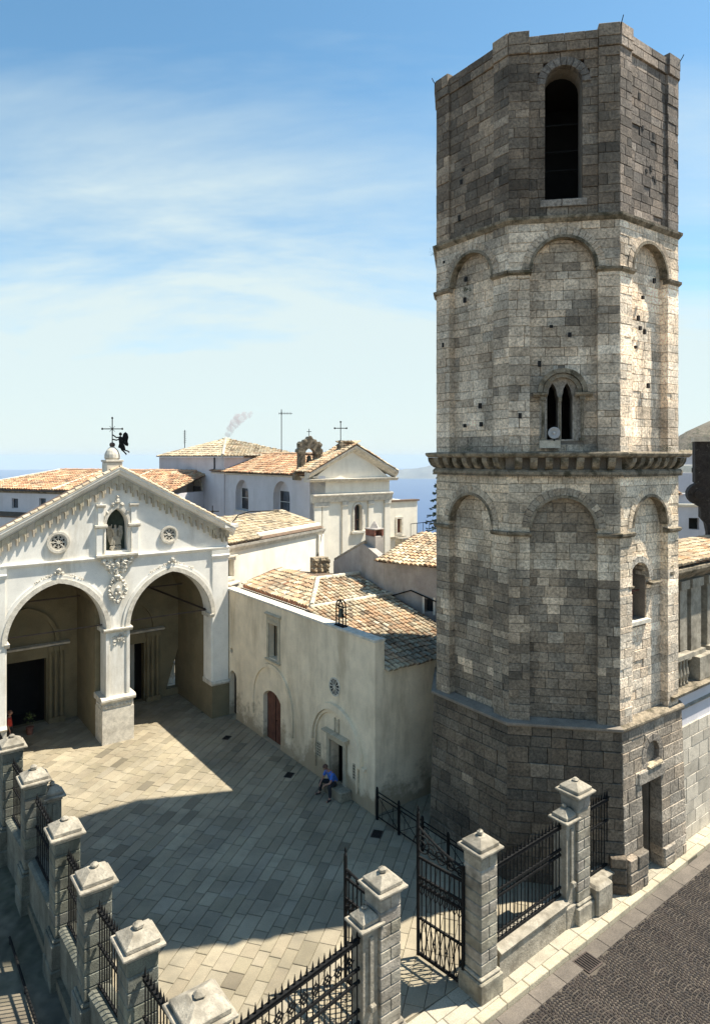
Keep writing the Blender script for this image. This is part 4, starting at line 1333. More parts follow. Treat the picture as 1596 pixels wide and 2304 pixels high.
m = M(); m.prism(FH, [(V(31.25), -.1), (V(18.99), -.1), (V(18.99), 6.27), (V(31.25), 6.27)], -.40, 0, holes=[hD1, hD2, hW, hP, hR]); m.build('front_wall', 'beige_plaster', ch)
m = M(); m.fbox(FH, V(31.25), V(18.95), -.44, .05, 6.272, 6.36); m.build('parapet_coping', 'carved_stone', ch)
FE = Fr((14.95, 18.99), -pi / 2)
m = M(); m.prism(FE, [(.003, -.1), (3.6, -.1), (3.6, 5.2), (.44, 5.2), (.44, 6.27), (.003, 6.27)], -.35, -.003); m.build('end_wall', 'beige_plaster', ch)
# near-black boxes behind the openings, the rooms' shade put into their colour
for h, dp in ((hD1, 1.3), (hW, 1.5), (hP, 1.6), (hR, .6)):
    s0, s1 = min(p[0] for p in h), max(p[0] for p in h); z0, z1 = min(p[1] for p in h), max(p[1] for p in h)
    m = M(); e = .12
    m.fbox(FH, s0 - e, s1 + e, -.4 - dp - .1, -.4 - dp, z0 - e, z1 + e)
    m.fbox(FH, s0 - e - .1, s0 - e, -.4 - dp, -.405, z0 - e, z1 + e); m.fbox(FH, s1 + e, s1 + e + .1, -.4 - dp, -.405, z0 - e, z1 + e)
    m.fbox(FH, s0 - e, s1 + e, -.4 - dp, -.405, z1 + e, z1 + e + .1); m.fbox(FH, s0 - e, s1 + e, -.4 - dp, -.405, z0 - e - .1, z0 - e)
    m.build('interior', 'black_void', ch)
# plank doors
def plank_door(h, mt, n, dep):
    s0, s1 = min(p[0] for p in h), max(p[0] for p in h)
    m = M(); m.prism(FH, h, dep - .03, dep); d = m.build('door', mt, ch)
    for i in range(n):
        a, b = s0 + (s1 - s0) * i / n + .008, s0 + (s1 - s0) * (i + 1) / n - .008
        top = [p for p in h[2:]]
        def zt(s):
            pts = sorted(top)
            for p, q in zip(pts, pts[1:]):
                if p[0] <= s <= q[0]: return p[1] + (q[1] - p[1]) * (s - p[0]) / max(1e-6, q[0] - p[0])
            return pts[0][1]
        mm = M(); mm.prism(FH, [(a, .05), (b, .05), (b, zt(b) - .01), (a, zt(a) - .01)], dep, dep + .02 + random.uniform(0, .006), jit(.15)); mm.build('plank', mt, d)
    return d
d = plank_door(hD2, 'brown_wood', 10, -.24)
m = M(); m.fbox(FH, V(26.545), V(26.525), -.22, -.19, .05, 2.3, (.3, .3, .3)); m.build('meeting_strip', 'dark_wood', d)
m = M(); m.tube(FH.p(V(26.4), -.18, 1.05), FH.p(V(26.4), -.14, 1.05), .03); m.build('handle', 'iron', d)
plank_door(hD1, 'dark_wood', 5, -.30)
# window surround
m = M()
for s0, s1, z0, z1 in ((V(26.78) - .17, V(26.78), 3.82, 5.45), (V(25.96), V(25.96) + .17, 3.82, 5.45)): m.fbox(FH, s0, s1, -.02, .05, z0, z1)
m.fbox(FH, V(26.78) - .17, V(25.96) + .17, -.02, .06, 5.452, 5.80)
wf = m.build('window_surround', 'frieze_stone', ch)
m = M()
for i in range(9): m.blob(FH.p(V(26.37) + (i - 4) * .11, .06, 5.64 + random.uniform(-.05, .05)), .06, amp=.6, sc=(.6, 1, 1))
m.build('carving', 'frieze_stone', wf)
m = band(FH, V(26.78) - .27, V(25.96) + .27, [(-.02, 5.80), (.08, 5.80), (.15, 5.88), (-.02, 5.94)]); m.build('cornice', 'frieze_stone', wf)
m = band(FH, V(26.78) - .22, V(25.96) + .22, [(-.2, 3.74), (.10, 3.74), (.14, 3.82), (-.2, 3.88)]); m.build('sill', 'frieze_stone', wf)
m = M(); m.fbox(FH, V(26.78), V(26.74), -.3, -.26, 3.88, 5.42); m.fbox(FH, V(26.39), V(26.35), -.3, -.26, 3.88, 5.42); m.build('frame', 'dark_wood', wf)
# blind arches over the doors
def thin_arch(c, zs, r0, r1, d, name, z_low, mt='beige_plaster', rise=1.0):
    m = M()
    A, B = arc(c, zs, r0, 0, pi, 20), arc(c, zs, r1, 0, pi, 20)
    A = [(s, zs + (z - zs) * rise) for s, z in A]; B = [(s, zs + (z - zs) * rise) for s, z in B]
    for i in range(20): m.prism(FH, [A[i], B[i], B[i + 1], A[i + 1]], -.02, d)
    for sg in (-1, 1):
        a, b = c + sg * r0, c + sg * r1
        m.fbox(FH, min(a, b), max(a, b), -.02, d, z_low, zs - .002)
    return m.build(name, mt, ch)
thin_arch(V(26.5), 1.75, 1.70, 1.86, .075, 'blind_arch', .9)
thin_arch(V(21.45), 1.62, 1.50, 1.74, .16, 'portal_arch', 1.50, rise=.98)
thin_arch(V(21.45), 1.62, 1.38, 1.48, .08, 'portal_arch', .4, rise=.98)
m = M(); m.fbox(FH, V(21.45) + 1.46, V(21.45) + 1.95, -.02, .12, 1.40, 1.50); m.build('springer', 'beige_plaster', ch)
# portal surround
m = M()
for s0, s1 in ((V(21.83) - .20, V(21.83)), (V(20.90), V(20.90) + .20)): m.fbox(FH, s0, s1, -.02, .08, 0, 1.86)
m.fbox(FH, V(21.83) - .20, V(20.90) + .20, -.02, .082, 1.862, 2.05); m.build('portal_frame', 'frieze_stone', ch)
m = band(FH, V(21.83) - .34, V(20.90) + .34, [(-.02, 2.05), (.12, 2.05), (.24, 2.14), (.24, 2.18), (-.02, 2.22)]); m.build('portal_cornice', 'frieze_stone', ch)
m = M()
for s in (-.13, .13): m.fbox(FH, V(21.37) + s - .03, V(21.37) + s + .03, -.02, .05, 2.24, 2.78)
m.fbox(FH, V(21.37) - .09, V(21.37) + .09, -.02, .03, 2.24, 2.72); m.build('relief', 'frieze_stone', ch)
for v in (22.72, 20.13):
    m = M(); m.fbox(FH, V(v) - .20, V(v) + .20, -.02, .02, .82, 1.42)
    pn = m.build('lattice_panel', 'frieze_stone', ch)
    m = M()
    for i in range(3):
        for j in range(5): m.prism(FH, circle(V(v) - .13 + .13 * i, .90 + .11 * j, .042, 6), 0, .024)
    m.build('piercing', 'black_void', pn, kind='stuff')
# small wheel window
c, z, R = V(21.53), 3.97, .37
m = M(); A, B = circle(c, z, R * .86, 24), circle(c, z, R, 24)
for i in range(24): m.prism(FH, [A[i], B[i], B[(i + 1) % 24], A[(i + 1) % 24]], -.02, .03)
rw = m.build('rose_window', 'carved_stone', ch)
m = M(); m.prism(FH, circle(c, z, R * .86, 20), -.02, .008); m.build('pane', 'black_void', rw)
m = M(); m.prism(FH, circle(c, z, R * .2, 10), 0, .04)
for k in range(12):
    t = k * pi / 6; m.tube(FH.p(c + R * .15 * cos(t), .015, z + R * .15 * sin(t)), FH.p(c + R * .9 * cos(t), .015, z + R * .9 * sin(t)), .012, .03, 4)
m.build('spokes', 'carved_stone', rw)
# roof
m = M()
k22 = .225
zpl = lambda v: 5.22 + k22 * (v - 18.9)
hip0, hip1 = (15.75, 24.45), (17.75, 27.0)
m.poly([(15.40, 18.8, zpl(18.8)), (20.2, 18.8, zpl(18.8)), (20.2, 27.0, zpl(27)), (hip1[0], hip1[1], zpl(27)), (hip0[0], hip0[1], zpl(24.45)), (15.40, 24.0, zpl(24.0))])
m.poly([(15.75, 24.45, zpl(24.45)), (17.75, 27.0, zpl(27.0)), (17.75, 31.2, zpl(27.0)), (15.75, 31.2, zpl(24.45))])
m.poly([(17.75, 27.0, zpl(27.0)), (20.2, 27, zpl(27.0)), (20.2, 31.2, zpl(25)), (17.75, 31.2, zpl(27))])
m.poly([(15.3, 24.0, 6.2), (15.8, 24.4, 6.25), (15.8, 31.2, 6.25), (15.3, 31.2, 6.2)])
m.build('roof_bed', 'tile_bed', ch)
ax = math.atan(k22)
tile_roof(ch, (15.38, 18.78, zpl(18.78)), (1, 0, 0), (0, cos(ax), sin(ax)), lambda a, b: (lambda u, v: v < 27.05 and u < 20.2 and (v < 24.2 or u > hip0[0] + (v - hip0[1]) * .784) and not (v > 24.2 and v < 24.55))(15.38 + a, 18.78 + b * cos(ax)), 4.9, 8.6, limit=240, dark=lambda a, b: .62 if (b < 2.2 and a > 1.6) or a - b * .5 > 3.3 else 1.0)  # lower right tiles darkened, the tower's shadow put into their colour
al = math.atan((zpl(27) - zpl(24.45)) / 2.0)
tile_roof(ch, (15.70, 24.4, zpl(24.45) - .02), (0, 1, 0), (cos(al), 0, sin(al)), lambda a, b: 15.7 + b * cos(al) < hip1[0] and (24.4 + a > hip0[1] + (15.7 + b * cos(al) - hip0[0]) * 1.275) and 24.4 + a < 30.9, 6.6, 2.2, limit=60, cols=TILECOL + [(.55, .27, .14)])
ridge_row(ch, (hip0[0], hip0[1], zpl(24.45) + .08), (hip1[0], hip1[1], zpl(27) + .08))
ridge_row(ch, (15.6, 24.35, zpl(24.35) + .06), (20.2, 24.4, zpl(24.4) + .06), r=.10)
ridge_row(ch, (hip1[0], 27.0, zpl(27) + .08), (20.2, 27.0, zpl(27) + .08))
m = M()
for i in range(30): m.tube((15.66, 24.6 + i * .21, 6.40), (15.92, 24.6 + i * .21, 6.46), .095, .09, 7, mulc((.50, .22, .12), random.uniform(.75, 1.2)))
m.build('eave_tile', 'tile', ch, kind='stuff')
# bell frame on the parapet
bf = thing('parapet_bell', 'small black iron frame holding a bell on the chapel parapet', 'bell', (15.15, 21.4, 6.36))
m = M()
ar = [(15.15, 21.4 + .22 * cos(t), 7.15 + .22 * sin(t)) for t in [pi * i / 10 for i in range(11)]]
for o in (-.07, .07):
    m.path([(15.15 + o, 21.62, 6.36)] + [(p[0] + o, p[1], p[2]) for p in ar] + [(15.15 + o, 21.18, 6.36)], .028, 6)
for v in (21.18, 21.62): m.tube((15.08, v, 6.75), (15.22, v, 6.75), .02)
m.tube((15.15, 21.16, 7.12), (15.15, 21.64, 7.12), .025); m.cbox((15.15, 21.4), .12, .30, 6.355, 6.40, .01)
m.build('frame', 'iron', bf)
m = M(); m.lathe((15.15, 21.4, 6.72), [(.15, 0), (.14, .03), (.10, .12), (.085, .25), (.06, .31), (.02, .34), (.02, .40)], 12); m.build('bell', 'bronze', bf, smooth=True)
# door step
st = M(); st.cbox((14.69, 21.05), .25, .66, -.02, .36, .03, 0, (.85, .82, .75)); st = st.build('door_step', 'pillar_stone'); st['label'] = 'worn grey stone step in front of the chapel portal'; st['category'] = 'step'
# ------------------------------------------------------------------ background buildings
def wall_at(o, ang_t):
    """frame of a wall running to the right in direction ang_t (degrees, u v axes)"""
    a = radians(ang_t - 90)
    return Fr(o, a)
# long side wing running back from the porch to the church
wg = thing('church_wing', 'cream sunlit church wing with two small windows behind the chapel roof', 'church wing', (15.0, 31.3, 0))
FA = wall_at((15.0, 31.3), 26)
h1 = [(.06, 6.82), (.55, 6.82), (.55, 7.72), (.06, 7.72)]; h2 = [(5.5, 5.40), (6.72, 5.40), (6.72, 6.08), (5.5, 6.08)]
m = M(); m.prism(FA, [(-.1, 0), (9.6, 0), (9.6, 8.12), (-.1, 8.12)], -.45, 0, holes=[h1, h2]); m.build('wall', 'warm_white', wg)
m = M(); m.fbox(FA, 2.2, 9.6, -2.75, -2.4, 0, 8.6); m.fbox(FA, 9.2, 9.62, -2.4, -.46, 0, 8.6); m.build('rear_wall', 'warm_white', wg)  # unseen rear wall set shallow to let sun reach the porch's corner opening
m = band(FA, -.1, 9.75, [(-.3, 8.10), (.06, 8.10), (.10, 8.2), (.20, 8.32), (.24, 8.46), (-.3, 8.50)]); m.build('cornice', 'carved_stone', wg)
m = M(); m.fbox(FA, 2.9, 9.6, -.9, -.1, 8.5, 8.80); m.build('parapet', 'warm_white', wg)
m = M(); m.fbox(FA, 9.0, 9.62, -.05, .16, 0, 8.08); m.build('end_pilaster', 'warm_white', wg)
for hh in (h1, h2):
    s0, s1, z0, z1 = hh[0][0], hh[1][0], hh[0][1], hh[2][1]
    m = M(); m.prism(FA, [(s0 - .16, z0 - .14), (s1 + .16, z0 - .14), (s1 + .16, z1 + .14), (s0 - .16, z1 + .14)], -.02, .05, holes=[hh]); w_ = m.build('window', 'carved_stone', wg)
    m = M(); m.fbox(FA, s0, s1, -.30, -.27, z0, z1); m.build('pane', 'glass', w_)
    m = M(); m.fbox(FA, s0 - .24, s1 + .24, -.02, .14, z1 + .14, z1 + .22); m.build('lintel', 'carved_stone', w_)
    m = M(); m.fbox(FA, (s0 + s1) / 2 - .03, (s0 + s1) / 2 + .03, -.27, -.23, z0, z1); m.build('frame', 'green_wood', w_)
m = M(); m.fbox(FA, .0, .95, -.02, .22, 6.44, 6.52); m.fbox(FA, .08, .85, -.02, .14, 6.30, 6.44); m.build('window_ledge', 'carved_stone', wg)
m = M(); m.path([FA.p(9.3, .18, 8.1), FA.p(9.0, .1, 6.9), FA.p(8.7, .1, 6.1)], .03, 5); m.build('downpipe', 'rust_iron', wg)
m = M(); m.poly([FA.p(-.1, .24, 8.52), FA.p(9.6, .24, 8.52), FA.p(9.6, -2.7, 9.40), FA.p(-.1, -2.7, 9.40)]); m.build('roof_bed', 'tile_bed', wg)
av = Vector(FA.p(0, -1, 0)) - Vector(FA.p(0, 0, 0)); at_ = Vector(FA.p(1, 0, 0)) - Vector(FA.p(0, 0, 0))
sl_ = math.atan(.88 / 2.94)
def inA(a, b): return not (a > 2.9 and b < .75)
tile_roof(wg, FA.p(-.1, .20, 8.56), tuple(at_), tuple(av * cos(sl_) + Vector((0, 0, sin(sl_)))), inA, 9.6, 3.0, limit=0, cols=TILECOL[:3] + TILECOL[5:7])
m = M(); m.path([FA.p(2.6, -1.8, 9.2), FA.p(4.2, -2.5, 9.6), FA.p(5.5, -2.6, 9.72), FA.p(8.6, -2.6, 9.55)], .035, 5); m.build('cable', 'iron', wg)

# church with pediment front, long nave and square crossing block
cb = thing('church', 'white church with pediment front, arched side windows and orange tiled nave', 'church', (24.65, 38.0, 3))
FB = Fr((24.65, 38.0), -pi / 2); FS = Fr((24.65, 38.0), pi)     # side: s = 38 - v (negative away)
wf_ = arch_hole(3.38, 4.05, 7.75, 9.33, 10)
m = M(); m.prism(FB, [(0, 0), (6.62, 0), (6.62, 11.38), (0, 11.38)], -.5, 0, holes=[wf_]); m.build('front_wall', 'warm_white', cb)
m = M(); m.fbox(FB, 6.22, 6.62, -14, -.5, 0, 11.38); m.build('far_wall', 'warm_white', cb)
for s0, s1 in ((.0, .58), (.66, 1.16), (2.32, 2.80), (4.62, 5.05), (6.12, 6.62)):
    m = M(); m.fbox(FB, s0, s1, -.02, .10, 3, 9.86); pl = m.build('pilaster', 'warm_white', cb)
    m = M(); m.fbox(FB, s0 - .05, s1 + .05, -.02, .17, 9.62, 9.87); m.build('capital', 'carved_stone', pl)
m = band(FB, -.22, 6.75, [(-.1, 9.88), (.14, 9.88), (.18, 10.0), (.26, 10.3), (.34, 10.36), (.34, 10.44), (-.1, 10.5)]); m.build('entablature', 'carved_stone', cb)
m = band(FB, -.55, 7.15, [(-.4, 11.30), (.28, 11.30), (.40, 11.40), (.46, 11.50), (-.4, 11.54)]); m.build('pediment_base', 'carved_stone', cb)
ap_ = (3.30, 13.75)
m = M(); m.prism(FB, [(0, 11.52), (6.6, 11.52), ap_], -.4, -.05); m.build('tympanum', 'warm_white', cb)
for sg in (-1, 1):
    e = -.55 if sg < 0 else 7.15
    m = M(); b = len(m.v); prof = [(-.3, -.42), (.05, -.42), (.22, -.28), (.30, -.22), (.42, -.08), (.44, .02), (-.3, .05)]; n = len(prof)
    for s, z in ((ap_[0], 13.80), (e, 11.62)):
        for d, dz in prof: m.v.append(FB.p(s, d, z + dz + (.0 if s == ap_[0] else .30)))
    for i in range(n):
        j = (i + 1) % n; m.face([b + i, b + n + i, b + n + j, b + j])
    m.face([b + n + i for i in range(n)])
    m.build('raking_cornice', 'carved_stone', cb)
    m = M(); m.poly([FB.p(ap_[0], .46, 13.88), FB.p(e, .46, 11.98 - .02), FB.p(e, -1.6, 11.98 - .02), FB.p(ap_[0], -1.6, 13.88)]); m.build('roof_bed', 'tile_bed', cb)
    L = Vector((ap_[0] - e, 0, 1.9)); ll = hypot(L.x, L.z)
    tile_roof(cb, FB.p(e, .42, 12.0), (0, 1, 0), (L.x / ll, 0, L.z / ll), lambda a, b: True, 2.0, ll, limit=0, sx=.26, scale=1.15)
# window of the front
m = M()
A, B = arc(3.715, 9.33, .335, 0, pi, 12), arc(3.715, 9.33, .47, 0, pi, 12)
for i in range(12): m.prism(FB, [A[i], B[i], B[i + 1], A[i + 1]], -.02, .08)
m.fbox(FB, 3.245, 3.38, -.02, .08, 7.75, 9.33); m.fbox(FB, 4.05, 4.185, -.02, .08, 7.75, 9.33); m.fbox(FB, 3.1, 4.33, -.02, .2, 7.6, 7.748)
w_ = m.build('window', 'carved_stone', cb)
m = M(); m.prism(FB, wf_, -.30, -.28); m.build('pane', 'glass', w_)
m = M(); m.fbox(FB, 3.69, 3.74, -.28, -.24, 7.75, 9.6); m.fbox(FB, 3.38, 4.05, -.28, -.24, 8.5, 8.55); m.build('frame', 'brown_wood', w_)
# side wall with deep arched windows
def sv(v): return 38.0 - v
def archw(v0, v1, z0, zs): return arch_hole(sv(v0), sv(v1), z0, zs, 10)
WN = [(49.75, 47.5, 8.72, 10.05), (43.55, 41.15, 8.72, 10.05)]
m = M(); m.prism(FS, [(sv(54.2), 0), (0, 0), (0, 11.68), (sv(54.2), 11.68)], -.95, 0, holes=[archw(*w) for w in WN]); m.build('side_wall', 'lavender_plaster', cb)  # purple cast of the shaded side put into the plaster colour
m = band(FS, sv(54.2), .1, [(-.3, 11.55), (.06, 11.55), (.16, 11.68), (-.3, 11.72)]); m.build('eaves', 'carved_stone', cb)
def shutter_window(F, s0, s1, z0, zs, dep, par):
    w = s1 - s0; x0, x1 = s0 + .10 * w, s1 - .02
    m = M(); m.fbox(F, s0 - .05, s1 + .05, dep - .05, dep, z0 - .05, zs + w * .5 + .1); m.build('recess_wall', 'lavender_plaster', par)
    m = M(); m.fbox(F, x0, x1, dep, dep + .04, z0 + .02, zs + w * .2)
    wd = m.build('window', 'frame_white', par)
    for i in range(2):
        a = x0 + .05 + (x1 - x0 - .1) * i / 2; b = x0 + .05 + (x1 - x0 - .1) * (i + 1) / 2
        m = M(); m.fbox(F, a + .02, b - .02, dep + .04, dep + .055, z0 + .08, z0 + (zs - z0) * .72); m.build('pane', 'glass', wd)
        m = M(); m.fbox(F, a + .02, b - .02, dep + .04, dep + .055, z0 + (zs - z0) * .76, zs + w * .18); m.build('pane', 'glass', wd)
for w in WN: shutter_window(FS, sv(w[0]), sv(w[1]), w[2], w[3], -.5, cb)
for v0, v1, z0, zs in WN:
    m = M(); m.fbox(FS, sv(v0) - .12, sv(v1) + .12, -.4, .08, z0 - .10, z0 - .003); m.build('window_sill', 'carved_stone', cb)
# crossing block, a little proud of the nave
m = M(); wl = archw(59.6, 56.2, 8.35, 9.6)
m.prism(FS, [(sv(66.9), 0), (sv(51.7), 0), (sv(51.7), 13.0), (sv(66.9), 13.0)], -.9, .10, holes=[wl]); m.build('crossing_wall', 'lavender_plaster', cb)
m = M(); m.box(24.56, 32.4, 51.7, 52.2, 11, 13.0); m.box(24.56, 32.4, 66.4, 66.9, 0, 13.0); m.box(31.9, 32.4, 52.2, 66.4, 0, 13.0); m.build('crossing_wall', 'lavender_plaster', cb)
s0, s1 = sv(59.6), sv(56.2)
m = M(); m.fbox(FS, s0 - .1, s1 + .1, -.45, -.40, 8.2, 11.3); m.build('recess_wall', 'carved_stone', cb)
m = M(); m.fbox(FS, s0 + .35, s1 - .35, -.40, -.34, 8.42, 10.35); w_ = m.build('window', 'frame_white', cb)
for i in range(2):
    m = M(); a = s0 + .42 + i * 1.29; m.fbox(FS, a, a + 1.2, -.34, -.30, 8.46, 10.3); m.build('shutter', 'shutter', w_)
A, B = arc((s0 + s1) / 2, 9.6, 1.70, 0, pi, 14), arc((s0 + s1) / 2, 9.6, 1.95, 0, pi, 14)
m = M()
for i in range(14): m.prism(FS, [A[i], B[i], B[i + 1], A[i + 1]], .05, .16)
m.build('window_arch', 'carved_stone', cb)
m = M(); m.tube(FS.p(sv(53.5), .16, 13.0), FS.p(sv(53.5), .16, 11.9), .05); m.build('downpipe', 'iron', cb)
# roofs
m = M(); m.poly([(24.35, 38.4, 11.74), (28.4, 38.4, 13.18), (28.4, 54.0, 13.18), (24.35, 54.0, 11.74)]); m.poly([(28.4, 38.4, 13.18), (31.4, 38.4, 11.74), (31.4, 54, 11.74), (28.4, 54, 13.18)]); m.build('nave_roof_bed', 'tile_bed', cb)
L = Vector((4.05, 0, 1.44)); ll = L.length
tile_roof(cb, (24.32, 38.5, 11.76), (0, 1, 0), tuple(L / ll), lambda a, b: True, 15.6, ll, limit=0, cols=ORANGE, sx=.26, sy=.42, scale=1.2)
ridge_row(cb, (28.4, 39, 13.25), (28.4, 54, 13.25), r=.14, col=(.55, .35, .2))
apx = (28.5, 59.6, 14.75); q = [(24.25, 51.4), (32.7, 51.4), (32.7, 67.2), (24.25, 67.2)]
m = M()
for i in range(4): m.poly([(*q[i], 13.03), (*q[(i + 1) % 4], 13.03), apx])
m.build('crossing_roof_bed', 'tile_bed', cb)
L = Vector((apx[0] - 24.25, 0, 1.72)); ll = L.length
tile_roof(cb, (24.22, 51.4, 13.06), (0, 1, 0), tuple(L / ll), lambda a, b: abs(a - 7.9) < 7.8 * (1 - b / ll) + .1, 15.8, ll, limit=0, sx=.30, sy=.5, scale=1.4, cols=TILECOL[:3] + TILECOL[6:7] + [(.5, .36, .24)])
L = Vector((0, apx[1] - 51.4, 1.72)); ll = L.length
tile_roof(cb, (24.25, 51.4, 13.06), (1, 0, 0), tuple(L / ll), lambda a, b: abs(a - 4.2) < 4.2 * (1 - b / ll) + .1, 8.4, ll, limit=0, sx=.30, sy=.5, scale=1.4, cols=TILECOL[:3] + TILECOL[6:7] + [(.5, .36, .24)])
ridge_row(cb, (24.3, 51.45, 13.15), (apx[0], apx[1], 14.82), r=.16)
m = M(); m.cbox((27.3, 38.6), .22, .22, 13.3, 13.95, .05); m.lathe((27.3, 38.6, 13.95), [(.16, 0), (.18, .1), (.08, .25)], 8); m.build('finial', 'moss_stone', cb)
FX = Fr((27.3, 38.6), radians(-126.5))
m = M(); m.tube((27.3, 38.6, 14.1), (27.3, 38.6, 15.55), .03); m.tube(FX.p(-.42, 0, 15.05), FX.p(.42, 0, 15.05), .03)
for s, z in ((-.42, 15.05), (.42, 15.05), (0, 15.5)): m.blob(FX.p(s, 0, z), .07, amp=.1)
m.build('cross', 'iron', cb)
# belfry gable on the nave
bg_ = thing('bell_gable', 'weathered dark stone baroque bell gable with an arched opening on the nave roof', 'bell gable', (25.35, 39.7, 11.5))
FG = Fr((25.35, 39.7), -pi / 2 - .25)
op = arch_hole(-.36, .36, 12.1, 13.25, 10)
outl = [(-1.12, 11.4), (1.12, 11.4), (1.16, 11.7), (.92, 12.05), (.80, 12.3), (.80, 13.3), (.95, 13.36), (.92, 13.55), (.80, 13.62), (.82, 13.95), (.70, 14.1), (.52, 14.05), (.42, 14.22), (.22, 14.28), (.12, 14.45), (-.12, 14.45), (-.22, 14.28), (-.42, 14.22), (-.52, 14.05), (-.70, 14.1), (-.82, 13.95), (-.80, 13.62), (-.92, 13.55), (-.95, 13.36), (-.80, 13.3), (-.80, 12.3), (-.92, 12.05), (-1.16, 11.7)]
m = M(); m.prism(FG, outl, -.30, .30, holes=[op]); m.build('gable_wall', 'moss_stone', bg_)
m = M()
for s0, s1 in ((-.80, -.42), (.42, .80)):
    m.fbox(FG, s0 + .06, s1 - .06, .28, .42, 12.2, 13.2)
    m.fbox(FG, s0 - .03, s1 + .03, .28, .48, 13.2, 13.34); m.fbox(FG, s0 - .03, s1 + .03, .28, .48, 12.05, 12.2)
m.build('pilasters', 'moss_stone', bg_, kind='stuff')
m = M()
for s, z in ((-1.0, 11.85), (1.0, 11.85), (-.75, 13.85), (.75, 13.85), (0, 14.35), (-.35, 14.1), (.35, 14.1)): m.lathe(FG.p(s, .2, z), [(.02, -.02), (.17, 0), (.14, .14), (.02, .16)], 9, axis=(FG.n[0], FG.n[1], 0))
m.build('scrolls', 'moss_stone', bg_, kind='stuff')
m = M(); m.lathe(FG.p(0, 0, 12.6), [(.24, 0), (.22, .05), (.17, .2), (.14, .42), (.08, .5), (.02, .54)], 12); m.build('bell', 'bronze', bg_, smooth=True)
m = M(); m.tube(FG.p(-.4, 0, 13.18), FG.p(.4, 0, 13.18), .05); m.build('headstock', 'brown_wood', bg_)
m = M(); m.tube(FG.p(0, 0, 14.4), FG.p(0, 0, 15.0), .022); m.tube(FG.p(-.16, 0, 14.8), FG.p(.16, 0, 14.8), .022); m.build('cross', 'iron', bg_)
# white annex to the right of the church
an = thing('church_annex', 'small white flat topped annex with one brown window right of the church', 'annex', (33.9, 41.0, 3))
FN = Fr((31.4, 41.0), -pi / 2); hn = [(3.12, 6.9), (3.58, 6.9), (3.58, 8.05), (3.12, 8.05)]
m = M(); m.prism(FN, [(0, 0), (5.3, 0), (5.3, 9.42), (0, 9.42)], -.4, 0, holes=[hn]); m.fbox(FN, 4.9, 5.3, -5, -.4, 0, 9.42); m.build('wall', 'warm_white', an)
m = M(); m.fbox(FN, -.1, 5.45, -.6, .12, 9.422, 9.54); m.build('tile_edge', 'tile_bed', an)
m = M(); m.prism(FN, [(2.98, 6.78), (3.72, 6.78), (3.72, 8.2), (2.98, 8.2)], -.01, .06, holes=[hn]); w_ = m.build('window', 'carved_stone', an)
m = M(); m.fbox(FN, 3.12, 3.58, -.2, -.16, 6.9, 8.05); m.build('shutter', 'brown_wood', w_)
m = M(); m.fbox(FN, 2.3, 3.9, .0, .25, 6.6, 6.66); m.build('flower_shelf', 'pillar_stone', an)
# house with long orange roof behind the porch
fh = thing('tiled_house', 'long house with orange tiled roof and small dark windows behind the porch', 'house', (10.36, 69.46, 0))
FC = wall_at((10.36, 69.46), math.degrees(atan2(-15.7, 9.45)))
WH = [(1.5, 2.3, 8.3, 9.2), (4.9, 5.7, 8.55, 9.3), (-2.0, -1.2, 8.3, 9.2), (9.4, 10.2, 8.4, 9.3)]
m = M(); m.prism(FC, [(-9, 0), (19, 0), (19, 9.95), (-9, 9.95)], -.4, 0, holes=[[(a, c), (b, c), (b, d), (a, d)] for a, b, c, d in WH]); m.build('wall', 'lavender_plaster', fh)
m = M(); m.fbox(FC, 18.6, 19, -12, -.4, 0, 9.95); m.build('end_wall', 'lavender_plaster', fh)
m = band(FC, -9, 19.1, [(-.2, 9.72), (.1, 9.72), (.25, 9.9), (-.2, 9.95)]); m.build('eaves', 'moss_stone', fh)
for a, b, c, d in WH:
    m = M(); m.fbox(FC, a, b, -.25, -.2, c, d); w_ = m.build('window', 'frame_white', fh)
    for i in range(2):
        m = M(); x = a + .06 + i * (b - a - .06) / 2; m.fbox(FC, x, x + (b - a) / 2 - .08, -.2, -.17, c + .04, d - .04); m.build('pane', 'glass', w_)
m = M(); m.fbox(FC, -9, 3.6, 0, .9, 0, 7.6); m.build('lower_block', 'lavender_plaster', fh)
m = band(FC, -9, 3.7, [(-.1, 7.55), (.95, 7.55), (1.1, 7.65), (-.1, 8.0)]); m.build('lower_roof', 'tile_bed', fh)
tv = Vector(FC.p(1, 0, 0)) - Vector(FC.p(0, 0, 0)); nv = Vector(FC.p(0, -1, 0)) - Vector(FC.p(0, 0, 0))
m = M(); m.poly([FC.p(-4.4, .3, 10.0), FC.p(19.3, .3, 10.0), FC.p(19.3, -6, 11.62), FC.p(1.2, -6, 11.62)]); m.poly([FC.p(-4.4, .3, 10.0), FC.p(1.2, -6, 11.62), FC.p(-4.4, -12.3, 10)]); m.poly([FC.p(1.2, -6, 11.62), FC.p(19.3, -6, 11.62), FC.p(19.3, -12.3, 10), FC.p(-4.4, -12.3, 10)]); m.build('roof_bed', 'tile_bed', fh)
L = nv * 6.3 + Vector((0, 0, 1.62)); ll = L.length
tile_roof(fh, FC.p(-4.4, .32, 10.04), tuple(tv), tuple(L / ll), lambda a, b: a > 5.6 * b / ll, 23.6, ll, limit=0, cols=ORANGE, sx=.30, sy=.5, scale=1.4)
ridge_row(fh, FC.p(-4.4, .3, 10.1), FC.p(1.2, -6, 11.7), r=.17)
ridge_row(fh, FC.p(1.2, -6, 11.7), FC.p(19, -6, 11.7), r=.17, col=(.55, .33, .2))
for a in (6.8, 12.6): ridge_row(fh, FC.p(a, .3, 10.12), FC.p(a + .05, -6, 11.7), r=.13, col=(.70, .58, .42))
chm = thing('chimney', 'small pale chimney beside the hip of the long orange roof', 'chimney', (9.4, 71.5, 9.5))
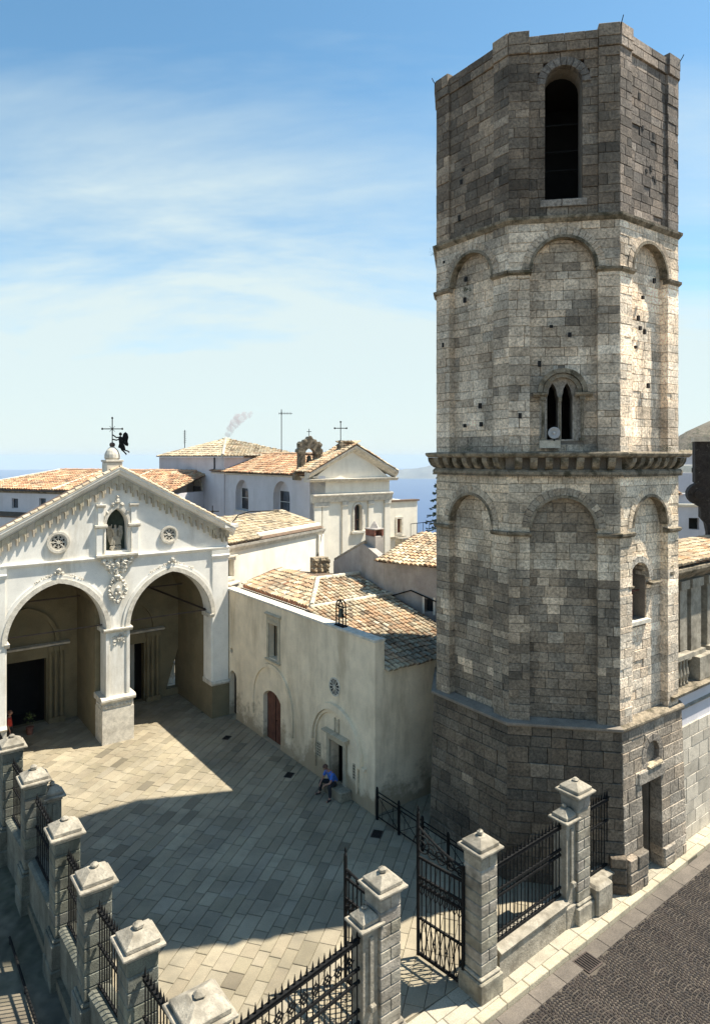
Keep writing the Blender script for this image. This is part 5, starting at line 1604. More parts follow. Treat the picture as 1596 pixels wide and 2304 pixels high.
m = M(); m.cbox((9.4, 71.5), .7, .5, 8.5, 10.8, .03); m.build('stack', 'warm_white', chm); m = M(); m.cbox((9.4, 71.5), .3, .3, 10.8, 11.9, .03); m.build('flue', 'warm_white', chm); m = M(); m.cbox((9.4, 71.5), .4, .4, 11.9, 12.05, .03); m.build('cap', 'pillar_stone', chm)
# grey house behind the chapel
gh = thing('grey_house', 'grey rendered house with a tiled roof between the chapel and the tower', 'house', (20.0, 24.8, 0))
P0, P1, P2 = (20.6, 29.8), (20.05, 24.8), (22.3, 18.5)
def between(p, q):
    return wall_at(p, math.degrees(atan2(q[1] - p[1], q[0] - p[0]))), hypot(q[0] - p[0], q[1] - p[1])
FD, LD_ = between(P0, P1)
m = M(); m.prism(FD, [(0, 0), (LD_, 0), (LD_, 8.05), (LD_ * .62, 8.65), (0, 7.35)], -.4, 0); m.build('gable_wall', 'grey_plaster', gh)
FD2, L2 = between(P1, P2)
hw_ = [(2.2, 5.9), (2.65, 5.9), (2.65, 6.5), (2.2, 6.5)]
m = M(); m.prism(FD2, [(0, 0), (L2, 0), (L2, 8.0), (0, 8.0)], -.4, -.01, holes=[hw_]); m.build('long_wall', 'grey_plaster', gh)
m = M(); m.fbox(FD2, 2.2, 2.65, -.3, -.25, 5.9, 6.5); w_ = m.build('window', 'glass', gh)
m = M(); m.fbox(FD2, 2.1, 2.2, -.02, .02, 5.8, 6.6); m.fbox(FD2, 2.65, 2.75, -.02, .02, 5.8, 6.6); m.build('frame', 'warm_white', w_)
dv = Vector(FD2.p(0, -1, 0)) - Vector(FD2.p(0, 0, 0)); tv = Vector(FD2.p(1, 0, 0)) - Vector(FD2.p(0, 0, 0))
m = M(); m.poly([FD2.p(-.3, .25, 8.0), FD2.p(L2, .25, 8.0), FD2.p(L2, -4.2, 8.85), FD2.p(-.7, -4.2, 8.85)]); m.build('roof_bed', 'tile_bed', gh)
L = dv * 4.4 + Vector((0, 0, .88)); ll = L.length
tile_roof(gh, FD2.p(-.35, .28, 8.03), tuple(tv), tuple(L / ll), lambda a, b: True, 6.6, ll, limit=0, sx=.24, sy=.36, scale=1.1)
m = M(); b0 = FD.p(LD_ * .62, -.2, 8.68); 
for i in range(9): m.tube(FD.p(i / 9 * LD_ * .62, -.15, 7.42 + (8.72 - 7.42) * i / 9), FD.p((i + 1.1) / 9 * LD_ * .62, -.15, 7.42 + (8.72 - 7.42) * (i + 1.1) / 9), .12, .10, 7, mulc((.35, .28, .2), random.uniform(.8, 1.2)))
m.build('verge_tile', 'tile', gh, kind='stuff')
m = M(); m.path([FD.p(.2, .05, 6.6), FD.p(1.5, .04, 6.35), FD.p(3.2, .04, 6.2), FD.p(5.0, .05, 6.25), FD2.p(1.5, .04, 6.8), FD2.p(4, .05, 6.1)], .03, 5); m.build('cable', 'iron', gh)
c_ = FD.p(LD_ * .66, -.55, 8.6)
ck = thing('chimney', 'plastered chimney with a red brick top on the grey house gable', 'chimney', c_)
m = M(); m.cbox(c_, .36, .30, 8.0, 9.05, .02, radians(-84)); m.build('stack', 'grey_plaster', ck)
for i in range(7):
    for j in (-1, 1):
        m = M(); a = -.32 + .107 * i; m.cbox((c_[0] + .055 * j * 4.5, c_[1] + a), .05, .045, 9.05, 9.36, .008); m.build('brick', 'brick', ck)
m = M(); m.cbox(c_, .38, .33, 9.36, 9.43, .02, radians(-84)); m.lathe((c_[0], c_[1], 9.43), [(.3, 0), (.16, .2), (.03, .34)], 4); m.build('cap', 'grey_plaster', ck)
sp = thing('stone_pier', 'rough rubble stone pier behind the chapel roof apex', 'stone pier', (20.1, 30.6, 5))
m = M()
for k in range(7):
    for q_ in range(3): m.blob((20.1 - .3 + .3 * q_, 30.45 - .1 * q_, 6.0 + k * .22), .22, amp=.5, col=mulc((1.25, 1.1, .9), random.uniform(.6, 1.2)))
m.box(19.8, 20.6, 30.3, 30.9, 4, 7.5, (.9, .8, .7)); m.build('rubble', 'pillar_stone', sp, kind='stuff')
# fir tree between annex and tower
ft = thing('fir_tree', 'dark fir tree showing its branch tips beside the tower', 'fir tree', (34.9, 36.0, 2))
m = M(); m.tube((34.9, 36, 2), (34.9, 36, 13.0), .2, .03, 7); m.build('trunk', 'bark', ft)
m = M()
for k in range(16):
    z = 4.0 + k * .55; R_ = 2.3 * (1 - (z - 3.2) / 9.9) + .1
    for j in range(9):
        t = 2 * pi * j / 9 + k * .7 + random.uniform(-.2, .2)
        for i in range(14):
            f = random.uniform(.15, 1)
            p = Vector((34.9 + R_ * f * cos(t), 36 + R_ * f * sin(t), z - .35 * f + random.uniform(-.05, .08)))
            dr = Vector((cos(t + random.uniform(-.9, .9)), sin(t + random.uniform(-.9, .9)), random.uniform(-.3, .2))) * .22
            m.poly([tuple(p), tuple(p + dr + Vector((0, 0, .05))), tuple(p + dr * 1.2), tuple(p + dr - Vector((0, 0, .05)))], jit(.4))
m.build('crown', 'needles', ft, kind='stuff')
rl = thing('terrace_railing', 'thin dark railing in front of the sea beside the tower', 'railing', (33.5, 37.0, 7))
m = M()
for i in range(9): m.tube((33.0 + i * .35, 37.6 - i * .3, 7.0), (33.0 + i * .35, 37.6 - i * .3, 8.0 + i * .06), .018, None, 4)
m.build('bars', 'iron', rl, kind='stuff')
m = M(); m.tube((33, 37.6, 8.0), (36.1, 35.0, 8.5), .025); m.build('rail', 'iron', rl)
m = M(); m.box(32.0, 38, 33.0, 38.2, 0, 6.98); tw = m.build('terrace_wall', 'pillar_stone'); tw['label'] = 'low stone terrace wall under the thin railing beside the tower'; tw['category'] = 'wall'
# antennas
def antenna(label, u, v, z0, z1, yagi):
    e = thing('antenna', label, 'antenna', (u, v, z0)); m = M(); m.tube((u, v, z0), (u, v, z1), .035); m.build('mast', 'iron', e)
    m = M(); Fq = Fr((u, v), radians(-120))
    if yagi:
        m.tube(Fq.p(-.25, 0, z1 - .35), Fq.p(.95, 0, z1 - .35), .02)
        for i in range(9): m.tube(Fq.p(-.2 + i * .13, -.2, z1 - .35), Fq.p(-.2 + i * .13, .2, z1 - .35), .012, None, 4); m.tube(Fq.p(-.2 + i * .13, 0, z1 - .47), Fq.p(-.2 + i * .13, 0, z1 - .23), .012, None, 4)
        m.tube((u, v, z0 + .5), Fq.p(-.7, .2, z0 - .2), .015)
    else:
        for i in range(7): m.tube(Fq.p(-.15, 0, z0 + .5 + i * (z1 - z0 - .5) / 7), Fq.p(.15, 0, z0 + .6 + i * (z1 - z0 - .5) / 7), .02, None, 4)
    m.build('elements', 'iron', e, kind='stuff')
antenna('tall television antenna with a comb aerial between the church roofs', 29.7, 51.0, 13.1, 17.2, True)
antenna('short lattice antenna on the left slope of the crossing roof', 25.9, 63.5, 13.9, 15.7, False)

# ------------------------------------------------------------------ street side right of the tower
sb = thing('street_palazzo', 'pale street building with block base, balcony and pilasters right of the tower', 'building', (21.7, 11.4, 0))
FR_ = Fr((21.2, 11.45), -pi / 2 + .03)
m = M(); m.fbox(FR_, .0, 9, -.5, -.09, 0, 5.0); m.build('wall', 'lavender_plaster', sb)
STB = []
zs = rows(0, 3.9, .34, .5, 9)
for za, zb in zip(zs, zs[1:]):
    s = 0
    while s < 8:
        w = random.uniform(.5, .9); c = mulc((1.6, 1.42, 1.14), random.uniform(.62, 1.0)); c = (c[0] * .40, c[1] * .40, c[2] * .40)
        STB.append((FR_, [(s + .006, za + .006), (s + w - .006, za + .006), (s + w - .006, zb - .006), (s + .006, zb - .006)], -.2, random.uniform(-.01, .006), .010, c)); s += w
emit_stones(STB, 'stone_block', sb, 'sidewalk', 60)
m = M(); m.fbox(FR_, 0, 9, -.1, -.055, 3.9, 5.0); m.build('plaster_band', 'lavender_plaster', sb)
m = band(FR_, 0, 9, [(-.1, 4.5), (.02, 4.5), (.05, 4.55), (-.1, 4.6)]); m.build('string_course', 'pillar_stone', sb)
m = band(FR_, 0, 9, [(-.1, 4.98), (.06, 4.98), (.20, 5.10), (.22, 5.18), (-.9, 5.2)]); m.build('balcony_slab', 'moss_stone', sb)
m = M(); m.prism(FR_, [(.2, 5.2), (9, 5.2), (9, 9.1), (.2, 9.1)], -1.3, -.75); m.build('upper_wall', 'olive_plaster', sb)
m = M(); m.fbox(FR_, .3, 1.35, -.74, -.70, 5.6, 8.4, (.35, .26, .18)); m.build('niche_panel', 'pillar_stone', sb)
for s0, s1 in ((1.55, 2.05), (2.35, 3.1), (3.6, 4.1)):
    m = M(); m.fbox(FR_, s0, s1, -.76, -.35, 5.2, 8.7); p_ = m.build('pilaster', 'pillar_stone', sb)
    m = M(); m.fbox(FR_, s0 - .08, s1 + .08, -.78, -.22, 5.95, 6.15); m.build('base_moulding', 'pillar_stone', p_)
    m = M(); m.fbox(FR_, s0 - .06, s1 + .06, -.78, -.27, 8.4, 8.702); m.build('capital', 'pillar_stone', p_)
m = M(); m.fbox(FR_, 2.3, 4.5, -.40, -.02, 5.202, 6.0); m.build('pedestal', 'pillar_stone', sb)
m = M(); m.fbox(FR_, .1, 1.9, -.30, -.04, 6.12, 6.28); bl = m.build('balustrade', 'pillar_stone', sb)
for i in range(7):
    p = FR_.p(.25 + i * .23, -.17, 5.2)
    m = M(); m.lathe(p, [(.06, 0), (.06, .06), (.035, .12), (.085, .36), (.05, .6), (.035, .74), (.06, .82), (.06, .92)], 8); m.build('baluster', 'pillar_stone', bl)
m = band(FR_, 0, 9, [(-1.2, 8.72), (-.4, 8.72), (-.2, 8.9), (-.02, 9.0), (.1, 9.15), (.1, 9.25), (-1.2, 9.3)]); m.build('cornice', 'moss_stone', sb)
m = M(); m.poly([FR_.p(0, .0, 9.32), FR_.p(9, .0, 9.32), FR_.p(9, -2.2, 9.55), FR_.p(0, -2.2, 9.55)]); m.build('roof_bed', 'tile_bed', sb)
tv = Vector(FR_.p(1, 0, 0)) - Vector(FR_.p(0, 0, 0)); dv = Vector(FR_.p(0, -1, 0)) - Vector(FR_.p(0, 0, 0))
L = dv * 2.2 + Vector((0, 0, .23)); ll = L.length
tile_roof(sb, FR_.p(0, .02, 9.36), tuple(tv), tuple(L / ll), lambda a, b: True, 8.5, ll, limit=0, cols=TILECOL)
# dark scrolled church gable at the picture's right edge
sg_ = thing('scrolled_gable', 'blackened stone gable with a volute seen at the right edge beyond the street', 'church gable', (27.4, 13.6, 9))
def atw(px, py, Y):
    X = (px - 798) * Y / 1500; return (X * CT + Y * ST, -X * ST + Y * CT, 13 - (py - 1028) * Y / 1500)
base_ = atw(1559, 1100, 29.0)
FZ = Fr((base_[0], base_[1]), radians(-110 - 36.5))
k_ = 29.0 / 1500
def zs_(px, py): return ((px - 1559) * k_ * 1.02, 13 - (py - 1028) * k_)
vol = [zs_(1575 + 28 * cos(t), 1112 + 26 * sin(t)) for t in [radians(a) for a in range(250, 90, -20)]]
pts = [zs_(1562, 992)] + [zs_(1562, 1085)] + vol + [zs_(1574, 1142), zs_(1574, 1165), zs_(1584, 1178), zs_(1588, 1200), zs_(1588, 1232), zs_(1594, 1246), zs_(1606, 1256), zs_(1606, 1500), zs_(1760, 1500), zs_(1760, 992)]
m = M(); m.prism(FZ, list(reversed(pts)), -.9, 0); m.build('gable_wall', 'black_stone', sg_)
m = M(); m.prism(FZ, circle(*zs_(1572, 1112), .22, 14), 0, .1); m.build('volute_eye', 'black_stone', sg_)
m = M(); a_, b_ = zs_(1560, 992), zs_(1760, 992); m.fbox(FZ, a_[0], b_[0], -1, .1, a_[1] - .02, a_[1] + .16); m.build('coping', 'carved_stone', sg_)
# lavender house and roofs behind
lh = thing('lavender_house', 'shaded pale house with a small square dark window right of the tower', 'house', atw(1530, 1225, 45)[:2] + (4,))
o_ = atw(1500, 1100, 45); FL = Fr(o_[:2], radians(-100 - 36.5)); kk_ = 45 / 1500
def zl(px, py): return ((px - 1500) * kk_, 13 - (py - 1028) * kk_)
wq_ = [zl(1545, 1190), zl(1567, 1190), zl(1567, 1164), zl(1545, 1164)]
m = M(); m.prism(FL, [zl(1440, 1400), zl(1700, 1400), zl(1700, 1110), zl(1440, 1110)], -.4, 0, holes=[wq_]); m.build('wall', 'lavender_plaster', lh)
m = M(); m.prism(FL, [zl(1544, 1191), zl(1568, 1191), zl(1568, 1163), zl(1544, 1163)], -.5, -.42); m.build('window', 'black_void', lh)
m = band(FL, -2, 6, [(-.1, 13 - (1140 - 1028) * kk_), (.14, 13 - (1138 - 1028) * kk_), (.2, 13 - (1133 - 1028) * kk_), (-.1, 13 - (1130 - 1028) * kk_)]); m.build('cornice', 'warm_white', lh)
m = M(); m.poly([FL.p(-2, .2, zl(0, 1112)[1]), FL.p(.95, .2, zl(0, 1112)[1]), FL.p(.8, -5, zl(0, 1062)[1]), FL.p(-2, -5, zl(0, 1062)[1])]); m.build('roof_bed', 'tile_bed', lh)
tv = Vector(FL.p(1, 0, 0)) - Vector(FL.p(0, 0, 0)); dv = Vector(FL.p(0, -1, 0)) - Vector(FL.p(0, 0, 0)); L = dv * 5.2 + Vector((0, 0, 50 * kk_)); ll = L.length
tile_roof(lh, FL.p(-2, .22, zl(0, 1112)[1] + .03), tuple(tv), tuple(L / ll), lambda a, b: True, 2.9, ll, limit=0, cols=TILECOL, sx=.28, sy=.4, scale=1.3)
m = M(); m.prism(FL, [zl(1527, 1112), zl(1700, 1112), zl(1700, 1066), zl(1527, 1066)], -4, -3.6); m.build('upper_wall', 'lavender_plaster', lh)
def far_house(px0, px1, pyT, pyB, Y, label, wall, rf=None, rh=16):
    o = atw((px0 + px1) / 2, pyB, Y); k = Y / 1500
    e = thing('hill_house', label, 'house', o)
    Fq = Fr(o[:2], radians(-95 - 36.5)); h = (px1 - px0) / 2 * k; z0, z1 = 13 - (pyB + 60 - 1028) * k, 13 - (pyT - 1028) * k
    m = M(); m.fbox(Fq, -h, h, -2 * h, 0, z0, z1); m.build('wall', wall, e)
    if rf:
        m = M(); b = len(m.v); m.v += [Fq.p(-h * 1.06, .3, z1), Fq.p(h * 1.06, .3, z1), Fq.p(h * 1.06, -2 * h - .3, z1), Fq.p(-h * 1.06, -2 * h - .3, z1), Fq.p(-h * 1.06, -h, z1 + rh * k), Fq.p(h * 1.06, -h, z1 + rh * k)]
        for f in ((0, 1, 5, 4), (2, 3, 4, 5), (0, 4, 3), (1, 2, 5)): m.face([b + i for i in f], rf)
        m.build('roof', 'tile', e)
        m = M(); tv = Vector(Fq.p(1, 0, 0)) - Vector(Fq.p(0, 0, 0))
        n = int(2.1 * h / .5)
        for i in range(n):
            s = -h * 1.04 + (i + .5) * 2.08 * h / n; m.tube(Fq.p(s, .32, z1 + .05), Fq.p(s, -h, z1 + rh * k + .05), .14, None, 5, mulc(rf, random.uniform(.7, 1.2)))
        m.build('roof_tile', 'tile', e, kind='stuff')
    m = M(); m.fbox(Fq, -.2 * h, .2 * h, -.05, .02, z1 - (z1 - z0) * .22, z1 - (z1 - z0) * .08); m.build('window', 'black_void', e)
far_house(1538, 1580, 1046, 1062, 62, 'sunlit pale house wall between the tower cornice and the dark gable', 'warm_white')
far_house(1500, 1532, 1060, 1095, 70, 'distant house with a brown tiled roof just right of the tower cornice', 'lavender_plaster', (.42, .32, .2), 22)
far_house(1528, 1600, 1020, 1048, 95, 'house with a pale straw roof edge above the dark gable', 'lavender_plaster', (.55, .45, .3), 7)
# ------------------------------------------------------------------ gate pillars, fences, gates
def pillar(label, c, hw, z0, ztop, group, side=None, courses=True, zlow=None, mt='pillar_stone'):
    e = thing('gate_pillar' if 'gate' in label else 'fence_pillar', label, 'pillar', (c[0], c[1], z0), group)
    zc = ztop - .42
    zb = z0 + .62
    m = M(); m.cbox(c, hw + .10, hw + .10, z0 - .1, zb - .09, .03, 0, jit(.1)); m.cbox(c, hw + .055, hw + .055, zb - .09, zb, .03, 0, jit(.1)); m.build('plinth', mt, e)
    z = zb; k = 0
    if zlow is not None:
        m = M(); m.cbox(c, hw + .13, hw + .13, zlow, z0 - .09, .03); m.build('footing', mt, e)
    n = max(4, round((zc - .1 - zb) / .29)); h = (zc - .1 - zb) / n
    for k in range(n):
        za, zz_ = zb + k * h, zb + (k + 1) * h
        if courses and k % 2:
            for sg in (-1, 1):
                mm = M(); mm.cbox((c[0] + sg * (hw / 2 + .002), c[1]), hw / 2 - .002, hw, za, zz_, .026, 0, jit(.16)); mm.build('stone_block', mt, e)
        else:
            mm = M(); mm.cbox(c, hw, hw, za, zz_, .026, 0, jit(.16)); mm.build('stone_block', mt, e)
    def cap(c_, w, z):
        m = M()
        m.cbox(c_, w + .03, w + .03, z - .10, z, .02); m.cbox(c_, w + .115, w + .115, z, z + .07, .018); m.cbox(c_, w + .03, w + .03, z + .07, z + .17, .016)
        b = len(m.v)
        for zq, ww in ((z + .17, w + .01), (z + .30, w * .42)):
            for sx, sy in ((-1, -1), (1, -1), (1, 1), (-1, 1)): m.v.append((c_[0] + sx * ww, c_[1] + sy * ww, zq))
        for i in range(4): m.face([b + i, b + (i + 1) % 4, b + 4 + (i + 1) % 4, b + 4 + i])
        m.face([b + 4, b + 5, b + 6, b + 7])
        cp = m.build('cap', 'pillar_stone', e)
        q_ = random.uniform(.8, 1.1); m = M(); m.cbox((c_[0] + random.uniform(-.02, .02), c_[1] + random.uniform(-.02, .02)), w * .30 * q_, w * .28 * q_, z + .28, z + random.uniform(.38, .46), .05, random.uniform(-.4, .4)); m.build('finial', 'pillar_stone', cp)
        return cp
    cap(c, hw, zc)
    if side:
        q = (c[0] + side[0] * (hw + .21), c[1] + side[1] * (hw + .21) )
        w = .21
        m = M(); m.cbox(q, w + .05, w + .05, z0 - .1, zb, .03); m.cbox(q, w, w, zb, zc - .62, .01)
        f = 1 if side[0] else 0
        m.build('side_pilaster', mt, e)
        m = M(); m.cbox((q[0] - .0, q[1] - w - .02), .05, .03, z0 + 1.3, zc - .8, .008); m.cbox((q[0], q[1] - w - .06), .07, .07, z0 + 1.15, z0 + 1.30, .02); m.build('fluting', mt, e)
        cap(q, w, zc - .62)
    return e
GP = 'stone pillars of the piazza fence'
g0 = -.05
pillar('stone gate pillar left of the open gate with a lower capped pier on its left', (9.32, 11.56), .29, g0, 3.89, GP, (-1, 0))
pillar('stone gate pillar with alternating blocks right of the open gate', (12.16, 11.28), .29, g0, 3.89, GP)
pillar('stone pillar nearest the tower with a lower capped pier beside it', (16.32, 11.52), .29, g0, 3.92, GP, (-1, 0))
pillar('broad corner pillar at the bottom edge with a weathered stepped cap', (4.62, 10.66), .37, g0, 3.98, GP)
LP = [(4.42, 13.22), (4.27, 15.76), (4.21, 18.25), (4.15, 21.75), (4.02, 24.7)]
for i, (p, lab) in enumerate(zip(LP, ('side fence pillar next to the broad corner pillar', 'side fence pillar standing second from the corner pillar', 'side fence pillar standing third from the corner pillar', 'side fence pillar in front of the sunlit paving with a rounded pier beside it', 'farthest side fence pillar close to the church porch'))):
    pillar(lab, p, .31, .25, 3.76, GP, (1, 0) if i == 3 else None, courses=False, zlow=-1.3, mt='dark_olive_stone')
# right gate pillar: small scroll bracket on its street side
br = M(); br.cbox((12.56, 11.34), .11, .16, 2.86, 3.02, .03); br.cbox((12.55, 11.34), .08, .12, 1.72, 1.82, .02); br.box(12.455, 12.60, 11.24, 11.44, .55, 2.86)
br.build('side_strip', 'pillar_stone', bpy.data.objects['gate_pillar.001'])
RAILSTEEL = 'iron'
SPEAR = M()
def spear_mesh(h, tip=.26):
    m = M()
    m.tube((0, 0, 0), (0, 0, h - tip), .016, None, 5)
    m.lathe((0, 0, h - tip), [(.018, 0), (.022, .02), (.012, .04), (.030, .085), (.020, .15), (.003, tip)], 6)
    return m.mesh('bar', 'iron')
def orn_mesh():
    m = M()
    for a in range(4):
        t = a * pi / 2
        q = [(.065 * cos(t) + .048 * cos(x), 0, .065 * sin(t) + .048 * sin(x)) for x in [2 * pi * k / 8 for k in range(9)]]
        m.path(q, .013, 4)
    for t in (0, pi / 2, pi, 3 * pi / 2): m.tube((.08 * cos(t), 0, .08 * sin(t)), (.16 * cos(t), 0, .20 * sin(t)), .02, .004, 4)
    return m.mesh('ornament', 'iron')
def fence(label, p, q, zb, zr, group, mids=(), n=None, base=None, orn=None, tip=.27, zlow=-.1, mt='pillar_stone'):
    e = thing('iron_fence', label, 'fence', (p[0], p[1], 0), group)
    d = Vector((q[0] - p[0], q[1] - p[1])); L = d.length; a = atan2(d.y, d.x); F = Fr(p, a - pi / 2)
    if base:
        m = M(); m.fbox(F, 0, L, -base / 2, base / 2, zlow, zb - .12); b = m.build('base_wall', mt, e)
        m = band(F, 0, L, [(-base / 2 - .03, zb - .12), (base / 2 + .05, zb - .12), (base / 2 + .06, zb - .07), (base / 2 - .06, zb - .01), (-base / 2 + .06, zb - .01), (-base / 2 - .03, zb - .07)]); m.build('coping', mt, b)
    for z, h in ((zb + .04, .03), (zr, .055)) + tuple((zm, .03) for zm in mids):
        m = M(); m.fbox(F, 0, L, -.025, .025, z - h, z + h)
        if h > .05: m.fbox(F, 0, L, -.045, .045, z + h, z + h + .012)
        m.build('rail', 'iron', e)
    n = n or int(L / .155)
    H = zr + tip - zb
    me = spear_mesh(H, .25)
    for i in range(n):
        s = L * (i + .5) / n; P = F.p(s, 0, zb)
        place('bar', me, e, P)
    if orn:
        om = orn_mesh()
        k = int(n / 2)
        for i in range(k):
            s = L * (i * 2 + 1.0) / n; P = F.p(s, 0, orn); place('ornament', om, e, P, a)
    return e
GF = 'spear topped iron fence bays round the piazza'
fence('iron fence bay with spear tips between the corner pillar and the gate', (5.02, 10.92), (8.62, 11.48), .80, 2.60, GF, (2.0, 1.72, 1.1), 23, .42, 2.25)
fence('iron fence bay on a moulded stone base right of the gate', (12.66, 11.34), (15.62, 11.50), .80, 2.72, GF, (2.10, 1.95, 1.05), 19, .44)
fence('short iron fence bay closing the gap between the last pillar and the tower', (16.62, 11.56), (18.2, 11.60), .75, 2.72, GF, (2.1,), 11, .44)
ends = [(4.55, 11.1)] + LP + [(3.98, 30.0)]
labs = ('iron side fence bay beside the broad corner pillar', 'second iron side fence bay from the corner pillar', 'third iron side fence bay from the corner pillar', 'iron side fence bay below the rounded pier', 'fifth iron side fence bay from the corner pillar', 'iron side fence bay running up to the church porch')
for i in range(6):
    a, b = ends[i], ends[i + 1]
    fence(labs[i], (a[0], a[1] + (.0 if i == 0 else .34)), (b[0], b[1] - .34), 1.15, 2.85, GF, (2.1,), 13 if i < 5 else 28, .40, zlow=-1.3, mt='dark_olive_stone')
gs = M(); gs.cbox((17.05, 11.25), .38, .22, -.05, .82, .08); gs = gs.build('wall_stub', 'pillar_stone'); gs['label'] = 'low rounded stone stub between the last fence pillar and the tower'; gs['category'] = 'stone stub'
# gate leaves
def leaf(label, hinge, free, zt_f, zt_h):
    e = thing('gate_leaf', label, 'gate', (hinge[0], hinge[1], 0), 'open iron gate leaves')
    d = Vector((free[0] - hinge[0], free[1] - hinge[1])); L = d.length; F = Fr(hinge, atan2(d.y, d.x) - pi / 2)
    zt = lambda s: zt_h + (zt_f - zt_h) * (s / L) ** 1.6
    for s, zz_ in ((.03, zt_h + .05), (L - .03, zt_f + .3)):
        m = M(); m.fbox(F, s - .035, s + .035, -.03, .03, .06, zz_); m.build('stile', 'iron', e)
    for z, h in ((.12, .04), (1.05, .025), (1.92, .03), (2.12, .03), (2.62, .03)):
        m = M(); m.fbox(F, 0, L, -.025, .025, z - h, z + h); m.build('rail', 'iron', e)
    m = M()
    P = [F.p(L * i / 8, 0, zt(L * i / 8)) for i in range(9)]
    m.path(P, .032, 6); m.build('top_rail', 'iron', e)
    n = 10
    for i in range(1, n):
        s = L * i / n
        m = M(); m.tube(F.p(s, 0, .12), F.p(s, 0, 2.62), .018, None, 5); m.build('bar', 'iron', e)
    for i in range(7):
        s0, s1 = L * i / 7, L * (i + 1) / 7
        m = M(); m.tube(F.p(s0, .0, .14), F.p(s1, .0, 1.04), .012, None, 4); m.tube(F.p(s1, .0, .14), F.p(s0, .0, 1.04), .012, None, 4); m.lathe(F.p((s0 + s1) / 2, 0, .56), [(.01, 0), (.035, .02), (.035, .05), (.01, .07)], 6); m.build('lattice', 'iron', e)
    for i in range(n - 1):
        s = L * (i + 1) / n
        m = M(); m.path([F.p(s + .055 * cos(t), 0, 2.02 + .075 * sin(t)) for t in [2 * pi * k / 8 for k in range(9)]], .013, 4); m.build('ring', 'iron', e)
        m = M(); m.path([F.p(s - .05, 0, 1.90), F.p(s - .07, 0, 1.78), F.p(s, 0, 1.66), F.p(s + .07, 0, 1.78), F.p(s + .05, 0, 1.90)], .012, 4); m.build('scroll', 'iron', e)
    for i in range(5):
        s = L * (i + .6) / 5; r = max(.06, (zt(s) - 2.66) * .42)
        m = M(); sp_ = []
        for k in range(22):
            t = k * .5; rr_ = r * (1 - k / 26); sp_.append(F.p(s - .05 + rr_ * cos(t), 0, 2.66 + r + rr_ * sin(t)))
        m.path(sp_, .018, 4); m.build('scroll', 'iron', e)
    m = M(); m.lathe(F.p(L - .03, 0, zt_f + .28), [(.02, 0), (.05, .05), (.02, .10), (.035, .16), (.003, .26)], 6); m.build('finial', 'iron', e)
leaf('right iron gate leaf swung open into the piazza towards the railing', (11.82, 11.50), (11.62, 12.98), 3.42, 2.95)
leaf('left iron gate leaf swung open behind the left gate pillar', (9.68, 11.80), (9.60, 13.40), 2.85, 2.72)
# low railing beside the chapel
lr = thing('low_railing', 'low black railing with crossed bars beside the chapel corner', 'railing', (14.86, 18.7, 0))
FLR = Fr((14.86, 18.75), pi)
for i in range(5):
    s = i * 1.2
    m = M(); m.fbox(FLR, s - .035, s + .035, -.035, .035, -.05, 1.08); m.lathe(FLR.p(s, 0, 1.08), [(.04, 0), (.05, .04), (.02, .09)], 6); m.build('post', 'iron', lr)
    if i < 4:
        for z in (.12, .86, 1.0):
            m = M(); m.fbox(FLR, s + .035, s + 1.165, -.015, .015, z - .015, z + .015); m.build('rail', 'iron', lr)
        for a, b in ((.14, .84), (.84, .14)):
            m = M(); m.tube(FLR.p(s + .05, 0, a), FLR.p(s + 1.15, 0, b), .012, None, 4); m.build('brace', 'iron', lr)
        for k in (.3, .9):
            m = M(); m.tube(FLR.p(s + k, 0, .12), FLR.p(s + k, 0, .86), .010, None, 4); m.build('bar', 'iron', lr)
# handrail in the side lane
hr = thing('handrail', 'dark metal handrail in the shaded lane outside the side fence', 'handrail', (3.28, 15.0, -1.2))
m = M(); m.path([(3.28, 14.0, -.22), (3.28, 17.0, -.22), (3.28, 20.4, -.22)], .035, 6); m.path([(3.28, 14.0, -.7), (3.28, 20.4, -.7)], .02, 6); m.build('rail', 'iron', hr)
for v in (14.2, 16.2, 18.2, 20.3):
    m = M(); m.tube((3.28, v, -1.2), (3.28, v, -.22), .03); m.build('post', 'iron', hr)

# ------------------------------------------------------------------ figures
def skin_mesh(name, nodes, edges, mt, levels=2, root=0):
    """one continuous skin over a skeleton; nodes = (u, v, z, radius or (rx, ry))"""
    me = bpy.data.meshes.new(name + '_rig')
    me.from_pydata([n[:3] for n in nodes], edges, [])
    ob = bpy.data.objects.new(name + '_rig', me); COL.objects.link(ob)
    md = ob.modifiers.new('skin', 'SKIN'); md.use_smooth_shade = True
    for i, n in enumerate(nodes):
        r = n[3]
        d = me.skin_vertices[0].data[i]
        d.radius = (r, r) if not isinstance(r, tuple) else r
        d.use_root = (i == root)
    sb_ = ob.modifiers.new('sub', 'SUBSURF'); sb_.levels = levels; sb_.render_levels = levels
    dg = bpy.context.evaluated_depsgraph_get()
    ev = ob.evaluated_get(dg)
    src = ev.to_mesh()
    vs = [tuple(v.co) for v in src.vertices]; fs = [list(p.vertices) for p in src.polygons]
    ev.to_mesh_clear()
    bpy.data.objects.remove(ob); bpy.data.meshes.remove(me)
    m = M(); m.v = vs; m.f = fs; m.c = [(1, 1, 1)] * len(fs)
    return m
